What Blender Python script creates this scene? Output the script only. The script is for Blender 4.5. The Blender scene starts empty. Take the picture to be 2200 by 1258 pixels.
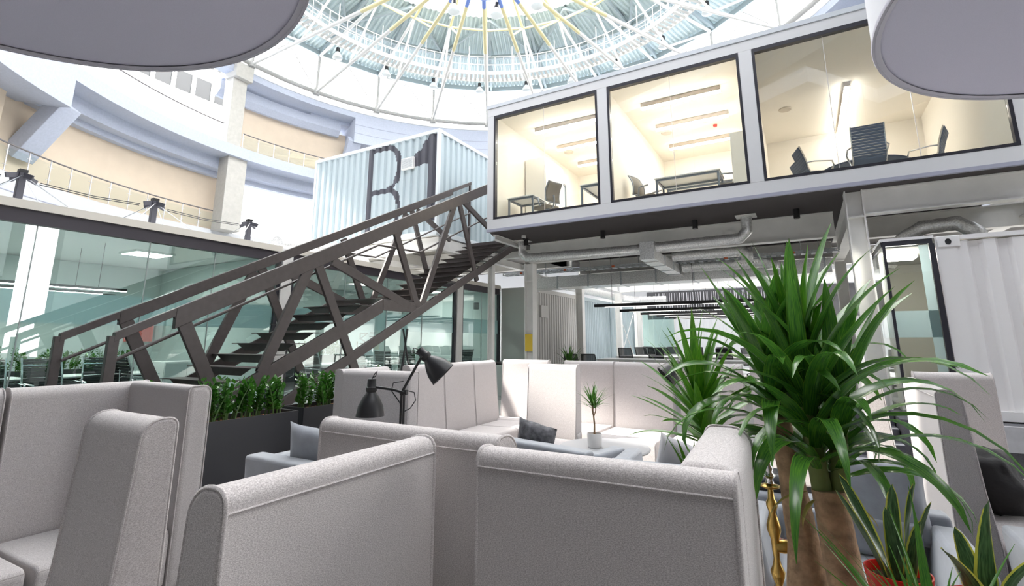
import bpy, bmesh, math, random
from mathutils import Vector, Matrix
random.seed(7)
PI = math.pi
sc = bpy.context.scene
COL = sc.collection

# ------------------------------------------------------------------ camera
cd = bpy.data.cameras.new('camera')
cam = bpy.data.objects.new('camera', cd)
COL.objects.link(cam)
cam.location = (0, 0, 1.63)
cam.rotation_euler = (math.radians(90 + 11.3), 0, math.radians(30))
cd.sensor_width = 36.0
cd.lens = 36.0 * 1072 / 2200
cd.shift_y = -(629 - 518) / 2200
cd.clip_start = 0.05
cd.clip_end = 300
sc.camera = cam

# ------------------------------------------------------------------ light
w = bpy.data.worlds.new('sky')
sc.world = w
w.use_nodes = True
wb = w.node_tree.nodes['Background']
wb.inputs[0].default_value = (1.0, 0.99, 0.985, 1)
wb.inputs[1].default_value = 3.0
sd = bpy.data.lights.new('sun', 'SUN')
sd.energy = 4.0
sd.angle = math.radians(1.5)
sd.color = (1, 0.95, 0.88)
sun = bpy.data.objects.new('sun', sd)
COL.objects.link(sun)
sun.rotation_euler = Vector((0.76, 0.335, -1.0)).to_track_quat('-Z', 'Y').to_euler()
sc.view_settings.view_transform = 'Standard'
sc.view_settings.look = 'None'
sc.view_settings.exposure = 1.85
sc.view_settings.gamma = 1
sc.view_settings.use_curve_mapping = False
sc.cycles.max_bounces = 10
sc.cycles.transparent_max_bounces = 16
sc.cycles.diffuse_bounces = 5

# ------------------------------------------------------------------ materials
MATS = {}
def mat(name, col, rough=0.6, metal=0.0, emit=None, estr=0.0, noise=0.0, nscale=30.0, bump=0.0, bscale=200.0, coat=0.0, trans=0.0):
    if name in MATS: return MATS[name]
    m = bpy.data.materials.new(name); m.use_nodes = True
    nt = m.node_tree; b = nt.nodes['Principled BSDF']
    b.inputs['Base Color'].default_value = (*col, 1)
    b.inputs['Roughness'].default_value = rough
    b.inputs['Metallic'].default_value = metal
    if coat: b.inputs['Coat Weight'].default_value = coat
    if emit:
        b.inputs['Emission Color'].default_value = (*emit, 1)
        b.inputs['Emission Strength'].default_value = estr
    if noise or bump:
        tc = nt.nodes.new('ShaderNodeTexCoord')
    if noise:
        n = nt.nodes.new('ShaderNodeTexNoise'); n.inputs['Scale'].default_value = nscale; n.inputs['Detail'].default_value = 4
        nt.links.new(tc.outputs['Object'], n.inputs['Vector'])
        mr = nt.nodes.new('ShaderNodeMapRange')
        mr.inputs[1].default_value = 0.3; mr.inputs[2].default_value = 0.7
        mr.inputs[3].default_value = 1 - noise; mr.inputs[4].default_value = 1 + noise
        nt.links.new(n.outputs['Fac'], mr.inputs[0])
        mx = nt.nodes.new('ShaderNodeVectorMath'); mx.operation = 'SCALE'
        mx.inputs[0].default_value = col
        nt.links.new(mr.outputs[0], mx.inputs['Scale'])
        nt.links.new(mx.outputs[0], b.inputs['Base Color'])
    if bump:
        n2 = nt.nodes.new('ShaderNodeTexNoise'); n2.inputs['Scale'].default_value = bscale; n2.inputs['Detail'].default_value = 2
        nt.links.new(tc.outputs['Object'], n2.inputs['Vector'])
        bp = nt.nodes.new('ShaderNodeBump'); bp.inputs['Strength'].default_value = bump; bp.inputs['Distance'].default_value = 0.004
        nt.links.new(n2.outputs['Fac'], bp.inputs['Height'])
        nt.links.new(bp.outputs[0], b.inputs['Normal'])
    MATS[name] = m
    return m

def fabric(name, c1, c2, scale=620.0):
    """woven melange cloth: two yarn colours in a fine weave"""
    if name in MATS: return MATS[name]
    m = bpy.data.materials.new(name); m.use_nodes = True
    nt = m.node_tree; b = nt.nodes['Principled BSDF']
    b.inputs['Roughness'].default_value = 0.95
    b.inputs['Sheen Weight'].default_value = 0.25
    b.inputs['Sheen Roughness'].default_value = 0.5
    tc = nt.nodes.new('ShaderNodeTexCoord')
    n1 = nt.nodes.new('ShaderNodeTexNoise'); n1.inputs['Scale'].default_value = scale; n1.inputs['Detail'].default_value = 2
    mp = nt.nodes.new('ShaderNodeMapping'); mp.inputs['Scale'].default_value = (0.9, 0.9, 1.8)
    n2 = nt.nodes.new('ShaderNodeTexNoise'); n2.inputs['Scale'].default_value = scale * 0.4; n2.inputs['Detail'].default_value = 3
    nt.links.new(tc.outputs['Object'], n1.inputs['Vector'])
    nt.links.new(tc.outputs['Object'], mp.inputs['Vector']); nt.links.new(mp.outputs[0], n2.inputs['Vector'])
    ad = nt.nodes.new('ShaderNodeMath'); ad.operation = 'ADD'
    nt.links.new(n1.outputs['Fac'], ad.inputs[0]); nt.links.new(n2.outputs['Fac'], ad.inputs[1])
    r = nt.nodes.new('ShaderNodeValToRGB')
    r.color_ramp.elements[0].position = 0.38; r.color_ramp.elements[1].position = 0.62
    r.color_ramp.elements[0].color = (*c1, 1); r.color_ramp.elements[1].color = (*c2, 1)
    hf = nt.nodes.new('ShaderNodeMath'); hf.operation = 'MULTIPLY'; hf.inputs[1].default_value = 0.5
    nt.links.new(ad.outputs[0], hf.inputs[0]); nt.links.new(hf.outputs[0], r.inputs[0])
    nt.links.new(r.outputs[0], b.inputs['Base Color'])
    bp = nt.nodes.new('ShaderNodeBump'); bp.inputs['Strength'].default_value = 0.35; bp.inputs['Distance'].default_value = 0.002
    nt.links.new(hf.outputs[0], bp.inputs['Height']); nt.links.new(bp.outputs[0], b.inputs['Normal'])
    MATS[name] = m
    return m

def glassmat(name, tint, refl=1.0, ior=1.5):
    """thin pane: clear with a faint tint, mirror reflection by angle"""
    if name in MATS: return MATS[name]
    m = bpy.data.materials.new(name); m.use_nodes = True
    nt = m.node_tree; nt.nodes.clear()
    o = nt.nodes.new('ShaderNodeOutputMaterial')
    t = nt.nodes.new('ShaderNodeBsdfTransparent'); t.inputs[0].default_value = (*tint, 1)
    g = nt.nodes.new('ShaderNodeBsdfGlossy'); g.inputs['Roughness'].default_value = 0.0; g.inputs[0].default_value = (0.95, 0.98, 0.97, 1)
    f = nt.nodes.new('ShaderNodeLayerWeight'); f.inputs[0].default_value = 0.5
    pw = nt.nodes.new('ShaderNodeMath'); pw.operation = 'POWER'; pw.inputs[1].default_value = 5.0
    nt.links.new(f.outputs['Facing'], pw.inputs[0])
    mu = nt.nodes.new('ShaderNodeMath'); mu.operation = 'MULTIPLY_ADD'; mu.inputs[1].default_value = 0.95; mu.inputs[2].default_value = 0.045*refl
    mu.use_clamp = True
    nt.links.new(pw.outputs[0], mu.inputs[0])
    mx = nt.nodes.new('ShaderNodeMixShader')
    nt.links.new(mu.outputs[0], mx.inputs[0]); nt.links.new(t.outputs[0], mx.inputs[1]); nt.links.new(g.outputs[0], mx.inputs[2])
    nt.links.new(mx.outputs[0], o.inputs[0])
    MATS[name] = m
    return m

def film(name, col, alpha):
    """frosted band: partly see-through, partly diffuse"""
    if name in MATS: return MATS[name]
    m = bpy.data.materials.new(name); m.use_nodes = True
    nt = m.node_tree; nt.nodes.clear()
    o = nt.nodes.new('ShaderNodeOutputMaterial')
    t = nt.nodes.new('ShaderNodeBsdfTransparent')
    d = nt.nodes.new('ShaderNodeBsdfDiffuse'); d.inputs[0].default_value = (*col, 1)
    tl = nt.nodes.new('ShaderNodeBsdfTranslucent'); tl.inputs[0].default_value = (*col, 1)
    m1 = nt.nodes.new('ShaderNodeMixShader'); m1.inputs[0].default_value = 0.5
    nt.links.new(d.outputs[0], m1.inputs[1]); nt.links.new(tl.outputs[0], m1.inputs[2])
    m2 = nt.nodes.new('ShaderNodeMixShader'); m2.inputs[0].default_value = alpha
    nt.links.new(t.outputs[0], m2.inputs[1]); nt.links.new(m1.outputs[0], m2.inputs[2])
    nt.links.new(m2.outputs[0], o.inputs[0])
    MATS[name] = m
    return m

def leafmat(name, c1, c2, rough=0.35, edge=None):
    """leaf: long stripes along the blade (uv x across, y along), optional pale margin"""
    if name in MATS: return MATS[name]
    m = bpy.data.materials.new(name); m.use_nodes = True
    nt = m.node_tree; b = nt.nodes['Principled BSDF']
    b.inputs['Roughness'].default_value = rough
    b.inputs['Coat Weight'].default_value = 0.15
    uv = nt.nodes.new('ShaderNodeUVMap')
    sp = nt.nodes.new('ShaderNodeSeparateXYZ'); nt.links.new(uv.outputs[0], sp.inputs[0])
    oi = nt.nodes.new('ShaderNodeTexNoise'); oi.inputs['Scale'].default_value = 2.5
    mp = nt.nodes.new('ShaderNodeMapping'); mp.inputs['Scale'].default_value = (6, 0.6, 6)
    nt.links.new(uv.outputs[0], mp.inputs[0]); nt.links.new(mp.outputs[0], oi.inputs['Vector'])
    r = nt.nodes.new('ShaderNodeValToRGB')
    r.color_ramp.elements[0].position = 0.35; r.color_ramp.elements[1].position = 0.7
    r.color_ramp.elements[0].color = (*c1, 1); r.color_ramp.elements[1].color = (*c2, 1)
    nt.links.new(oi.outputs['Fac'], r.inputs[0])
    out = r.outputs[0]
    if edge:
        a = nt.nodes.new('ShaderNodeMath'); a.operation = 'SUBTRACT'; a.inputs[1].default_value = 0.5
        fr = nt.nodes.new('ShaderNodeMath'); fr.operation = 'FRACT'; nt.links.new(sp.outputs[0], fr.inputs[0])
        nt.links.new(fr.outputs[0], a.inputs[0])
        ab = nt.nodes.new('ShaderNodeMath'); ab.operation = 'ABSOLUTE'; nt.links.new(a.outputs[0], ab.inputs[0])
        gt = nt.nodes.new('ShaderNodeMath'); gt.operation = 'GREATER_THAN'; gt.inputs[1].default_value = edge[1]
        nt.links.new(ab.outputs[0], gt.inputs[0])
        mx = nt.nodes.new('ShaderNodeMix'); mx.data_type = 'RGBA'
        nt.links.new(gt.outputs[0], mx.inputs[0]); nt.links.new(out, mx.inputs[6]); mx.inputs[7].default_value = (*edge[0], 1)
        out = mx.outputs[2]
    nt.links.new(out, b.inputs['Base Color'])
    # light passes through the blade
    o = nt.nodes['Material Output']
    tl = nt.nodes.new('ShaderNodeBsdfTranslucent'); nt.links.new(out, tl.inputs[0])
    ms = nt.nodes.new('ShaderNodeMixShader'); ms.inputs[0].default_value = 0.3
    nt.links.new(b.outputs[0], ms.inputs[1]); nt.links.new(tl.outputs[0], ms.inputs[2])
    nt.links.new(ms.outputs[0], o.inputs[0])
    MATS[name] = m
    return m

FAB = fabric('sofa_cloth', (0.36, 0.33, 0.325), (0.72, 0.68, 0.67))
VELV = mat('grey_velvet', (0.30, 0.32, 0.355), 0.8, noise=0.12, nscale=9, bump=0.15, bscale=60)
VELV.node_tree.nodes['Principled BSDF'].inputs['Sheen Weight'].default_value = 0.6
BLK = mat('black_metal', (0.018, 0.018, 0.02), 0.45)
STEEL = mat('bronze_black_steel', (0.075, 0.062, 0.060), 0.42, noise=0.1, nscale=12)
WST = mat('white_painted_steel', (0.86, 0.85, 0.82), 0.5, noise=0.04, nscale=3)
TRS = mat('white_truss_paint', (0.60, 0.60, 0.58), 0.5)
TRG = mat('backlit_clerestory_steel', (0.36, 0.36, 0.35), 0.5)  # truss paint darkened in colour so backlit parts stand out from the sky
YEL = mat('yellow_truss_paint', (0.56, 0.51, 0.29), 0.5)
BLU = mat('blue_tape', (0.12, 0.2, 0.5), 0.5)
CHROME = mat('chrome', (0.8, 0.8, 0.82), 0.12, 1.0)
ALU = mat('brushed_aluminium', (0.65, 0.66, 0.68), 0.35, 1.0)
FOIL = mat('foil_duct', (0.86, 0.86, 0.85), 0.32, 0.6, noise=0.25, nscale=40, bump=0.9, bscale=35)
GALV = mat('galvanised_steel', (0.55, 0.58, 0.6), 0.45, 0.7, noise=0.15, nscale=25)
CONT = mat('pale_blue_container_paint', (0.47, 0.555, 0.59), 0.45)
CONTW = mat('white_container_paint', (0.90, 0.885, 0.885), 0.45)
CONTG = mat('grey_container_paint', (0.52, 0.51, 0.49), 0.5)
DARKP = mat('dark_letter_paint', (0.075, 0.075, 0.095), 0.5)
FRAME = mat('light_grey_frame', (0.76, 0.765, 0.775), 0.45)
WINB = mat('black_window_frame', (0.025, 0.025, 0.035), 0.4)
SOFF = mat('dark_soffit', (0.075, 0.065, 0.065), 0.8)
CREAM = mat('cream_paint', (0.82, 0.775, 0.71), 0.8)
BEIGE = mat('beige_plaster', (0.64, 0.54, 0.425), 0.9, noise=0.03, nscale=2, bump=0.1, bscale=60)
BLUEP = mat('blue_grey_plaster', (0.44, 0.48, 0.575), 0.9, noise=0.05, nscale=14, bump=0.25, bscale=40)
CONC = mat('pale_concrete', (0.46, 0.45, 0.42), 0.9, noise=0.06, nscale=6, bump=0.2, bscale=40)
WALLW = mat('white_plaster', (0.82, 0.82, 0.82), 0.9)
WGREY = mat('grey_plaster', (0.62, 0.63, 0.60), 0.9)
ROOFM = mat('roof_deck_steel', (0.50, 0.59, 0.60), 0.5, 0.0)
ROOFB = mat('roof_beam_paint', (0.27, 0.325, 0.34), 0.5)
CARPET = mat('grey_carpet', (0.12, 0.12, 0.13), 0.95, noise=0.2, nscale=60, bump=0.3, bscale=300)
FLOORM = mat('pale_floor', (0.24, 0.235, 0.23), 0.35, noise=0.05, nscale=3)
PLANTER = mat('anthracite_planter', (0.045, 0.045, 0.05), 0.55)
SOIL = mat('soil', (0.10, 0.05, 0.03), 1.0, noise=0.5, nscale=60, bump=1.0, bscale=80)
ZZ = leafmat('zz_leaf', (0.018, 0.085, 0.010), (0.075, 0.24, 0.025), 0.22)
YUC = leafmat('yucca_leaf', (0.03, 0.12, 0.022), (0.12, 0.32, 0.035), 0.27, edge=((0.22, 0.42, 0.04), 0.465))
YUC2 = leafmat('young_yucca_leaf', (0.03, 0.13, 0.01), (0.12, 0.32, 0.02), 0.3, edge=((0.25, 0.42, 0.05), 0.46))
SNAKE = leafmat('snake_plant_leaf', (0.02, 0.06, 0.02), (0.10, 0.20, 0.08), 0.3, edge=((0.62, 0.62, 0.10), 0.375))
DRY = mat('dry_leaf', (0.30, 0.24, 0.06), 0.7)
BARK = mat('yucca_bark', (0.36, 0.24, 0.145), 0.95, noise=0.35, nscale=28, bump=1.0, bscale=55)
RED = mat('red_plastic', (0.75, 0.02, 0.012), 0.35)
POTW = mat('white_ceramic', (0.82, 0.81, 0.79), 0.3)
BRASS = mat('brass', (0.62, 0.42, 0.13), 0.28, 1.0, noise=0.2, nscale=30)
SHADE = mat('lamp_shade_cloth', (0.74, 0.75, 0.79), 0.9)
DIFF = mat('shade_diffuser_cloth', (0.66, 0.65, 0.78), 0.9, noise=0.04, nscale=220)
GLS = glassmat('clear_glass', (0.96, 0.985, 0.975))
GLG = glassmat('green_office_glass', (0.74, 0.855, 0.85), 2.6)
GLR = glassmat('railing_glass', (0.95, 0.98, 0.97), 0.8)
FROST = film('frosted_film', (0.70, 0.80, 0.82), 0.85)
LITW = mat('warm_light_diffuser', (1, 0.95, 0.85), 0.5, emit=(1.0, 0.94, 0.86), estr=14.5)
LITN = mat('neutral_light_diffuser', (1, 1, 1), 0.5, emit=(1.0, 0.93, 0.85), estr=13.0)
LITP = mat('pendant_diffuser', (1, 1, 1), 0.5, emit=(1.0, 0.95, 0.9), estr=0.6)
MESHC = film('black_mesh', (0.02, 0.02, 0.022), 0.62)
LEATH = mat('black_leather', (0.022, 0.022, 0.025), 0.4)
BLUEC = mat('blue_grey_mesh', (0.14, 0.18, 0.27), 0.7)
DESKW = mat('white_desk_top', (0.78, 0.78, 0.78), 0.4)
KILIM = mat('kilim', (0.65, 0.2, 0.17), 0.95)

def kilim_nodes():
    nt = KILIM.node_tree; b = nt.nodes['Principled BSDF']
    tc = nt.nodes.new('ShaderNodeTexCoord')
    mp = nt.nodes.new('ShaderNodeMapping'); mp.inputs['Scale'].default_value = (14, 14, 14); mp.inputs['Rotation'].default_value = (0, 0, 0.78)
    ck = nt.nodes.new('ShaderNodeTexVoronoi'); ck.distance = 'MANHATTAN'; ck.inputs['Scale'].default_value = 1.0
    nt.links.new(tc.outputs['Object'], mp.inputs[0]); nt.links.new(mp.outputs[0], ck.inputs['Vector'])
    r = nt.nodes.new('ShaderNodeValToRGB'); r.color_ramp.interpolation = 'CONSTANT'
    e = r.color_ramp.elements
    e[0].color = (0.62, 0.16, 0.13, 1); e[1].position = 0.35; e[1].color = (0.85, 0.72, 0.66, 1)
    e3 = e.new(0.6); e3.color = (0.70, 0.28, 0.2, 1)
    e4 = e.new(0.75); e4.color = (0.88, 0.8, 0.72, 1)
    nt.links.new(ck.outputs['Distance'], r.inputs[0]); nt.links.new(r.outputs[0], b.inputs['Base Color'])
kilim_nodes()

# ------------------------------------------------------------------ mesh builder
class MB:
    def __init__(s): s.v = []; s.f = []; s.mi = []; s.uv = {}
    def face(s, idx, m=0): s.f.append(tuple(idx)); s.mi.append(m)
    def box(s, x0, x1, y0, y1, z0, z1, m=0):
        i = len(s.v)
        s.v += [(x, y, z) for z in (z0, z1) for y in (y0, y1) for x in (x0, x1)]
        for q in ((0,2,3,1),(4,5,7,6),(0,1,5,4),(2,6,7,3),(0,4,6,2),(1,3,7,5)): s.face([i+k for k in q], m)
        return s
    def beam(s, a, b, w, h, up=(0,0,1), m=0):
        """rectangular bar from a to b: w across, h along up"""
        a = Vector(a); b = Vector(b); d = (b-a).normalized(); u = Vector(up)
        x = d.cross(u)
        if x.length < 1e-5: x = d.cross(Vector((1,0,0)))
        x.normalize(); y = x.cross(d).normalized()
        i = len(s.v)
        for p in (a, b):
            for sx, sy in ((-1,-1),(1,-1),(1,1),(-1,1)):
                s.v.append(tuple(p + x*(sx*w/2) + y*(sy*h/2)))
        for q in ((0,1,2,3),(7,6,5,4),(0,4,5,1),(1,5,6,2),(2,6,7,3),(3,7,4,0)): s.face([i+k for k in q], m)
        return s
    def tube(s, pts, r, n=8, caps=True, m=0):
        pts = [Vector(p) for p in pts]; R = r if isinstance(r, (list, tuple)) else [r]*len(pts)
        i0 = len(s.v); prev = None
        for k, p in enumerate(pts):
            if k == 0: d = pts[1]-pts[0]
            elif k == len(pts)-1: d = pts[-1]-pts[-2]
            else: d = (pts[k+1]-p).normalized() + (p-pts[k-1]).normalized()
            d.normalize()
            if prev is None:
                x = d.cross(Vector((0,0,1)))
                if x.length < 1e-4: x = Vector((1,0,0))
            else: x = prev - d*prev.dot(d)
            x.normalize(); prev = x; y = d.cross(x)
            for j in range(n):
                a = 2*PI*j/n
                s.v.append(tuple(p + (x*math.cos(a) + y*math.sin(a))*R[k]))
        for k in range(len(pts)-1):
            for j in range(n):
                a = i0+k*n+j; b = i0+k*n+(j+1)%n
                s.face((a, b, b+n, a+n), m)
        if caps:
            s.face([i0+j for j in range(n)][::-1], m); s.face([i0+(len(pts)-1)*n+j for j in range(n)], m)
        return s
    def lathe(s, prof, n=24, c=(0,0,0), cap0=False, cap1=False, m=0):
        i0 = len(s.v)
        for r, z in prof:
            for j in range(n):
                a = 2*PI*j/n; s.v.append((c[0]+r*math.cos(a), c[1]+r*math.sin(a), c[2]+z))
        for k in range(len(prof)-1):
            for j in range(n):
                a = i0+k*n+j; b = i0+k*n+(j+1)%n
                s.face((a, b, b+n, a+n), m)
        if cap0: s.face([i0+j for j in range(n)][::-1], m)
        if cap1: s.face([i0+(len(prof)-1)*n+j for j in range(n)], m)
        return s
    def arc(s, prof, c, a0, a1, n, m=0, closed=True):
        """sweep an (r,z) profile around centre c from angle a0 to a1 (degrees)"""
        i0 = len(s.v); P = len(prof)
        for k in range(n+1):
            a = math.radians(a0 + (a1-a0)*k/n)
            for r, z in prof: s.v.append((c[0]+r*math.cos(a), c[1]+r*math.sin(a), z))
        for k in range(n):
            for j in range(P if closed else P-1):
                a = i0+k*P+j; b = i0+k*P+(j+1)%P
                s.face((a, a+P, b+P, b), m)
        if closed:
            s.face([i0+j for j in range(P)], m); s.face([i0+n*P+j for j in range(P)][::-1], m)
        return s
    def prism(s, poly, axis, a0, a1, m=0):
        """extrude 2D polygon along axis 'x' (poly in y,z), 'y' (x,z) or 'z' (x,y)"""
        i = len(s.v); n = len(poly)
        for t in (a0, a1):
            for p, q in poly:
                s.v.append((t,p,q) if axis == 'x' else (p,t,q) if axis == 'y' else (p,q,t))
        s.face(range(i, i+n), m); s.face(range(i+2*n-1, i+n-1, -1), m)
        for k in range(n):
            l = (k+1) % n; s.face((i+k, i+n+k, i+n+l, i+l), m)
        return s
    def xf(s, M, start=0):
        for k in range(start, len(s.v)): s.v[k] = tuple(M @ Vector(s.v[k]))
        return s
    def build(s, name, mats, parent=None, smooth=None, bevel=0, seg=2, loc=None):
        me = bpy.data.meshes.new(name)
        me.from_pydata([tuple(p) for p in s.v], [], s.f)
        mats = mats if isinstance(mats, (list, tuple)) else [mats]
        for mm in mats: me.materials.append(mm)
        if len(mats) > 1: me.polygons.foreach_set('material_index', s.mi)
        if s.uv:
            l = me.uv_layers.new(name='uv')
            for lp in me.loops:
                l.data[lp.index].uv = s.uv.get(lp.vertex_index, (0, 0))
        bm = bmesh.new(); bm.from_mesh(me)
        if not s.uv: bmesh.ops.recalc_face_normals(bm, faces=bm.faces)
        bm.to_mesh(me); bm.free()
        o = bpy.data.objects.new(name, me); COL.objects.link(o)
        if smooth is not None:
            me.shade_smooth() if smooth >= 180 else smooth_angle(me, smooth)
        if bevel:
            b = o.modifiers.new('bevel', 'BEVEL'); b.width = bevel; b.segments = seg; b.limit_method = 'ANGLE'; b.angle_limit = math.radians(35)
            b.harden_normals = False
            smooth_angle(me, 60)
        if parent: o.parent = parent
        if loc: o.location = loc
        return o

def smooth_angle(me, deg):
    me.shade_smooth()
    me.set_sharp_from_angle(angle=math.radians(deg))

def tag(o, label=None, cat=None, group=None, kind=None):
    if label: o['label'] = label
    if cat: o['category'] = cat
    if group: o['group'] = group
    if kind: o['kind'] = kind
    return o
def thing(name, label, cat, loc=(0,0,0), rz=0, group=None):
    o = bpy.data.objects.new(name, None); COL.objects.link(o)
    o.empty_display_size = 0.1
    o.location = loc; o.rotation_euler = (0, 0, rz)
    return tag(o, label, cat, group)
def struct(o, label=None, cat=None):
    o['kind'] = 'structure'
    if label: o['label'] = label
    if cat: o['category'] = cat
    return o
def dup(root, loc=None, rz=None, label=None, group=None):
    r = root.copy(); COL.objects.link(r)
    if loc is not None: r.location = loc
    if rz is not None: r.rotation_euler = (0, 0, rz)
    if label: r['label'] = label
    if group: r['group'] = group
    for ch in list(root.children):
        c = ch.copy(); COL.objects.link(c); c.parent = r
        for g in list(ch.children):
            d = g.copy(); COL.objects.link(d); d.parent = c
    return r
ORD = ['first', 'second', 'third', 'fourth', 'fifth', 'sixth', 'seventh', 'eighth', 'ninth', 'tenth', 'eleventh', 'twelfth',
       'thirteenth', 'fourteenth', 'fifteenth', 'sixteenth', 'seventeenth', 'eighteenth', 'nineteenth', 'twentieth']
# ================================================================== STRUCTURE
DC = (-9.556, 14.215)          # centre of the round atrium
RR = 14.42                     # radius of the dome ring
struct(MB().box(-34, 16, -10, 8.3, -0.3, 0.0).build('floor', FLOORM))
LFLOOR = mat('white_resin_floor', (0.66, 0.655, 0.645), 0.35, noise=0.03, nscale=2)
struct(MB().box(-34, 16, 8.3, 42, -0.3, 0.0).build('floor_far', LFLOOR))

def ringpt(r, deg, z=0): 
    a = math.radians(deg); return (DC[0]+r*math.cos(a), DC[1]+r*math.sin(a), z)

# --- roof: 24 corrugated sectors, each sheet with straight parallel ribs
def roof_sectors():
    mb = MB(); NS = 24
    r0, z0, r1, z1 = 14.6, 18.55, 8.1, 19.75
    for k in range(NS):
        am = math.radians(166 + 7.5 + 15*k)
        ux, uy = math.cos(am), math.sin(am); tx, ty = -uy, ux
        half = math.tan(math.radians(7.5))
        wo = r0*half; wi = r1*half
        pitch = 0.27
        n = int(2*wo/pitch) + 1
        prof = []
        for i in range(n):
            x = -wo + i*(2*wo/n); st = 2*wo/n
            prof += [(x, 0), (x+st*0.3, 0), (x+st*0.5, 0.10), (x+st*0.8, 0.10)]
        prof.append((wo, 0))
        last = None
        for (x, dz) in prof:
            rin = max(r1, abs(x)/half); 
            zi = z0 + (r0-rin)/(r0-r1)*(z1-z0)
            a = len(mb.v)
            mb.v.append((DC[0]+ux*r0+tx*x, DC[1]+uy*r0+ty*x, z0+dz))
            mb.v.append((DC[0]+ux*rin+tx*x, DC[1]+uy*rin+ty*x, zi+dz))
            if last is not None: mb.face((last, last+1, a+1, a))
            last = a
    # solid top skin so daylight only comes through the clerestory and oculus
    mb.arc([(14.7, 18.75), (14.7, 18.85), (8.1, 20.0), (8.1, 19.9)], DC, 0, 360, 72)
    return mb
struct(roof_sectors().build('ceiling', ROOFM), 'corrugated steel dome roof', 'roof')
# drum around the oculus
dr = MB(); N = 160
for k in range(N):
    for h in (0, 1):
        a = 2*PI*(k+h*0.5)/N; r = 8.1 if h == 0 else 8.2
        dr.v.append((DC[0]+r*math.cos(a), DC[1]+r*math.sin(a), 19.6)); dr.v.append((DC[0]+r*math.cos(a), DC[1]+r*math.sin(a), 20.75))
for k in range(2*N):
    a = 2*k; b = (2*k+2) % (4*N); dr.face((a, a+1, b+1, b))
struct(dr.build('trim_1', mat('drum_cladding', (0.66, 0.70, 0.76), 0.5)))

# --- roof beams under the deck: polygons and zigzag rafters
rb = MB()
for k in range(24):
    a = 166+15*k
    def P(r, d, z): return ringpt(r, d, z)
    rb.beam(P(8.3, a, 19.5), P(14.4, a, 18.38), 0.14, 0.22)
    rb.beam(P(11.2, a, 18.95), P(11.2, a+15, 18.95), 0.16, 0.24)
    rb.beam(P(14.3, a, 18.42), P(14.3, a+15, 18.42), 0.2, 0.3)
    if k % 2 == 0: rb.beam(P(11.2, a, 18.95), P(8.3, a+15, 19.5), 0.12, 0.18)
    else: rb.beam(P(8.3, a, 19.5), P(11.2, a+15, 18.95), 0.12, 0.18)
struct(rb.build('trim_2', ROOFB))

# --- ring at the foot of the clerestory: pipe and pale sill
ring = MB()
ring.tube([ringpt(14.42, 166+7.5*k, 16.0) for k in range(49)], 0.13, 10, False)
struct(ring.build('trim_3', TRG, smooth=60))
struct(MB().arc([(14.45, 15.55), (14.45, 15.85), (15.0, 15.85), (15.0, 15.55)], DC, 0, 360, 120).build('trim_4', WALLW))

# --- balcony floors and beams
def arcs(name, prof, a0, a1, m, n=None):
    n = n or max(4, int(abs(a1-a0)/2.5))
    return struct(MB().arc(prof, DC, a0, a1, n).build(name, m, smooth=30))
# roof ring slab above level three (flat part, with the deep fascia on the far side)
arcs('trim_5', [(14.5, 15.2), (14.5, 15.6), (24, 15.6), (24, 15.0), (16.9, 15.0), (15.6, 15.0), (15.6, 15.2)], -6, 165, BLUEP, 76)
arcs('trim_52', [(14.5, 15.2), (14.5, 15.6), (24, 15.6), (24, 15.0)], 232, 286, BLUEP, 20)
arcs('trim_53', [(14.5, 15.2), (14.5, 15.6), (16.4, 15.6), (16.4, 15.2)], 286, 354, BLUEP, 28)  # added open slot beyond this strip lets daylight onto the foreground sofas
arcs('trim_55', [(17.7, 15.2), (17.7, 15.6), (24, 15.6), (24, 15.2)], 286, 306, BLUEP, 10)
arcs('trim_60', [(22.0, 15.2), (22.0, 15.6), (24, 15.6), (24, 15.2)], 306, 318, BLUEP, 6)
arcs('trim_58', [(20.0, 15.2), (20.0, 15.6), (24, 15.6), (24, 15.2)], 318, 354, BLUEP, 16)
arcs('trim_51', [(14.5, 15.2), (14.5, 15.6), (16.65, 15.6), (16.65, 15.2)], 165, 183.5, BLUEP, 10)
arcs('trim_57', [(14.5, 15.2), (14.5, 15.6), (15.2, 15.6), (15.2, 15.2)], 183.5, 232, BLUEP, 20)
arcs('trim_6', [(15.6, 14.55), (15.6, 15.05), (16.1, 15.05), (16.1, 14.25), (15.9, 14.25)], 158, 184, BLUEP)
arcs('trim_7', [(14.5, 13.6), (14.5, 15.25), (17.2, 15.25), (17.2, 13.9), (15.0, 13.6)], 52, 156, BLUEP)
for i, z in enumerate((14.2, 14.75)):
    arcs('trim_%d' % (8+i), [(14.485, z), (14.485, z+0.03), (14.5, z+0.03), (14.5, z)], 52, 156, mat('groove', (0.36, 0.38, 0.48), 0.9))
# level three floor
arcs('trim_10', [(14.4, 10.75), (14.4, 11.3), (24, 11.3), (24, 10.7), (15.4, 10.7), (15.4, 10.75)], -6, 286, BLUEP, 124)
arcs('trim_56', [(17.9, 10.7), (17.9, 11.3), (24, 11.3), (24, 10.7)], 286, 306, BLUEP, 10)
arcs('trim_61', [(22.0, 10.7), (22.0, 11.3), (24, 11.3), (24, 10.7)], 306, 318, BLUEP, 6)
arcs('trim_59', [(20.0, 10.7), (20.0, 11.3), (24, 11.3), (24, 10.7)], 318, 354, BLUEP, 16)
arcs('trim_54', [(14.4, 10.75), (14.4, 11.3), (16.4, 11.3), (16.4, 10.7), (15.4, 10.7), (15.4, 10.75)], 286, 354, BLUEP, 28)  # same added daylight slot, cut through the level three floor
arcs('trim_11', [(15.4, 10.2), (15.4, 10.75), (16.3, 10.75), (16.3, 9.95), (15.95, 9.95), (15.95, 10.2)], 150, 184, BLUEP)
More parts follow.
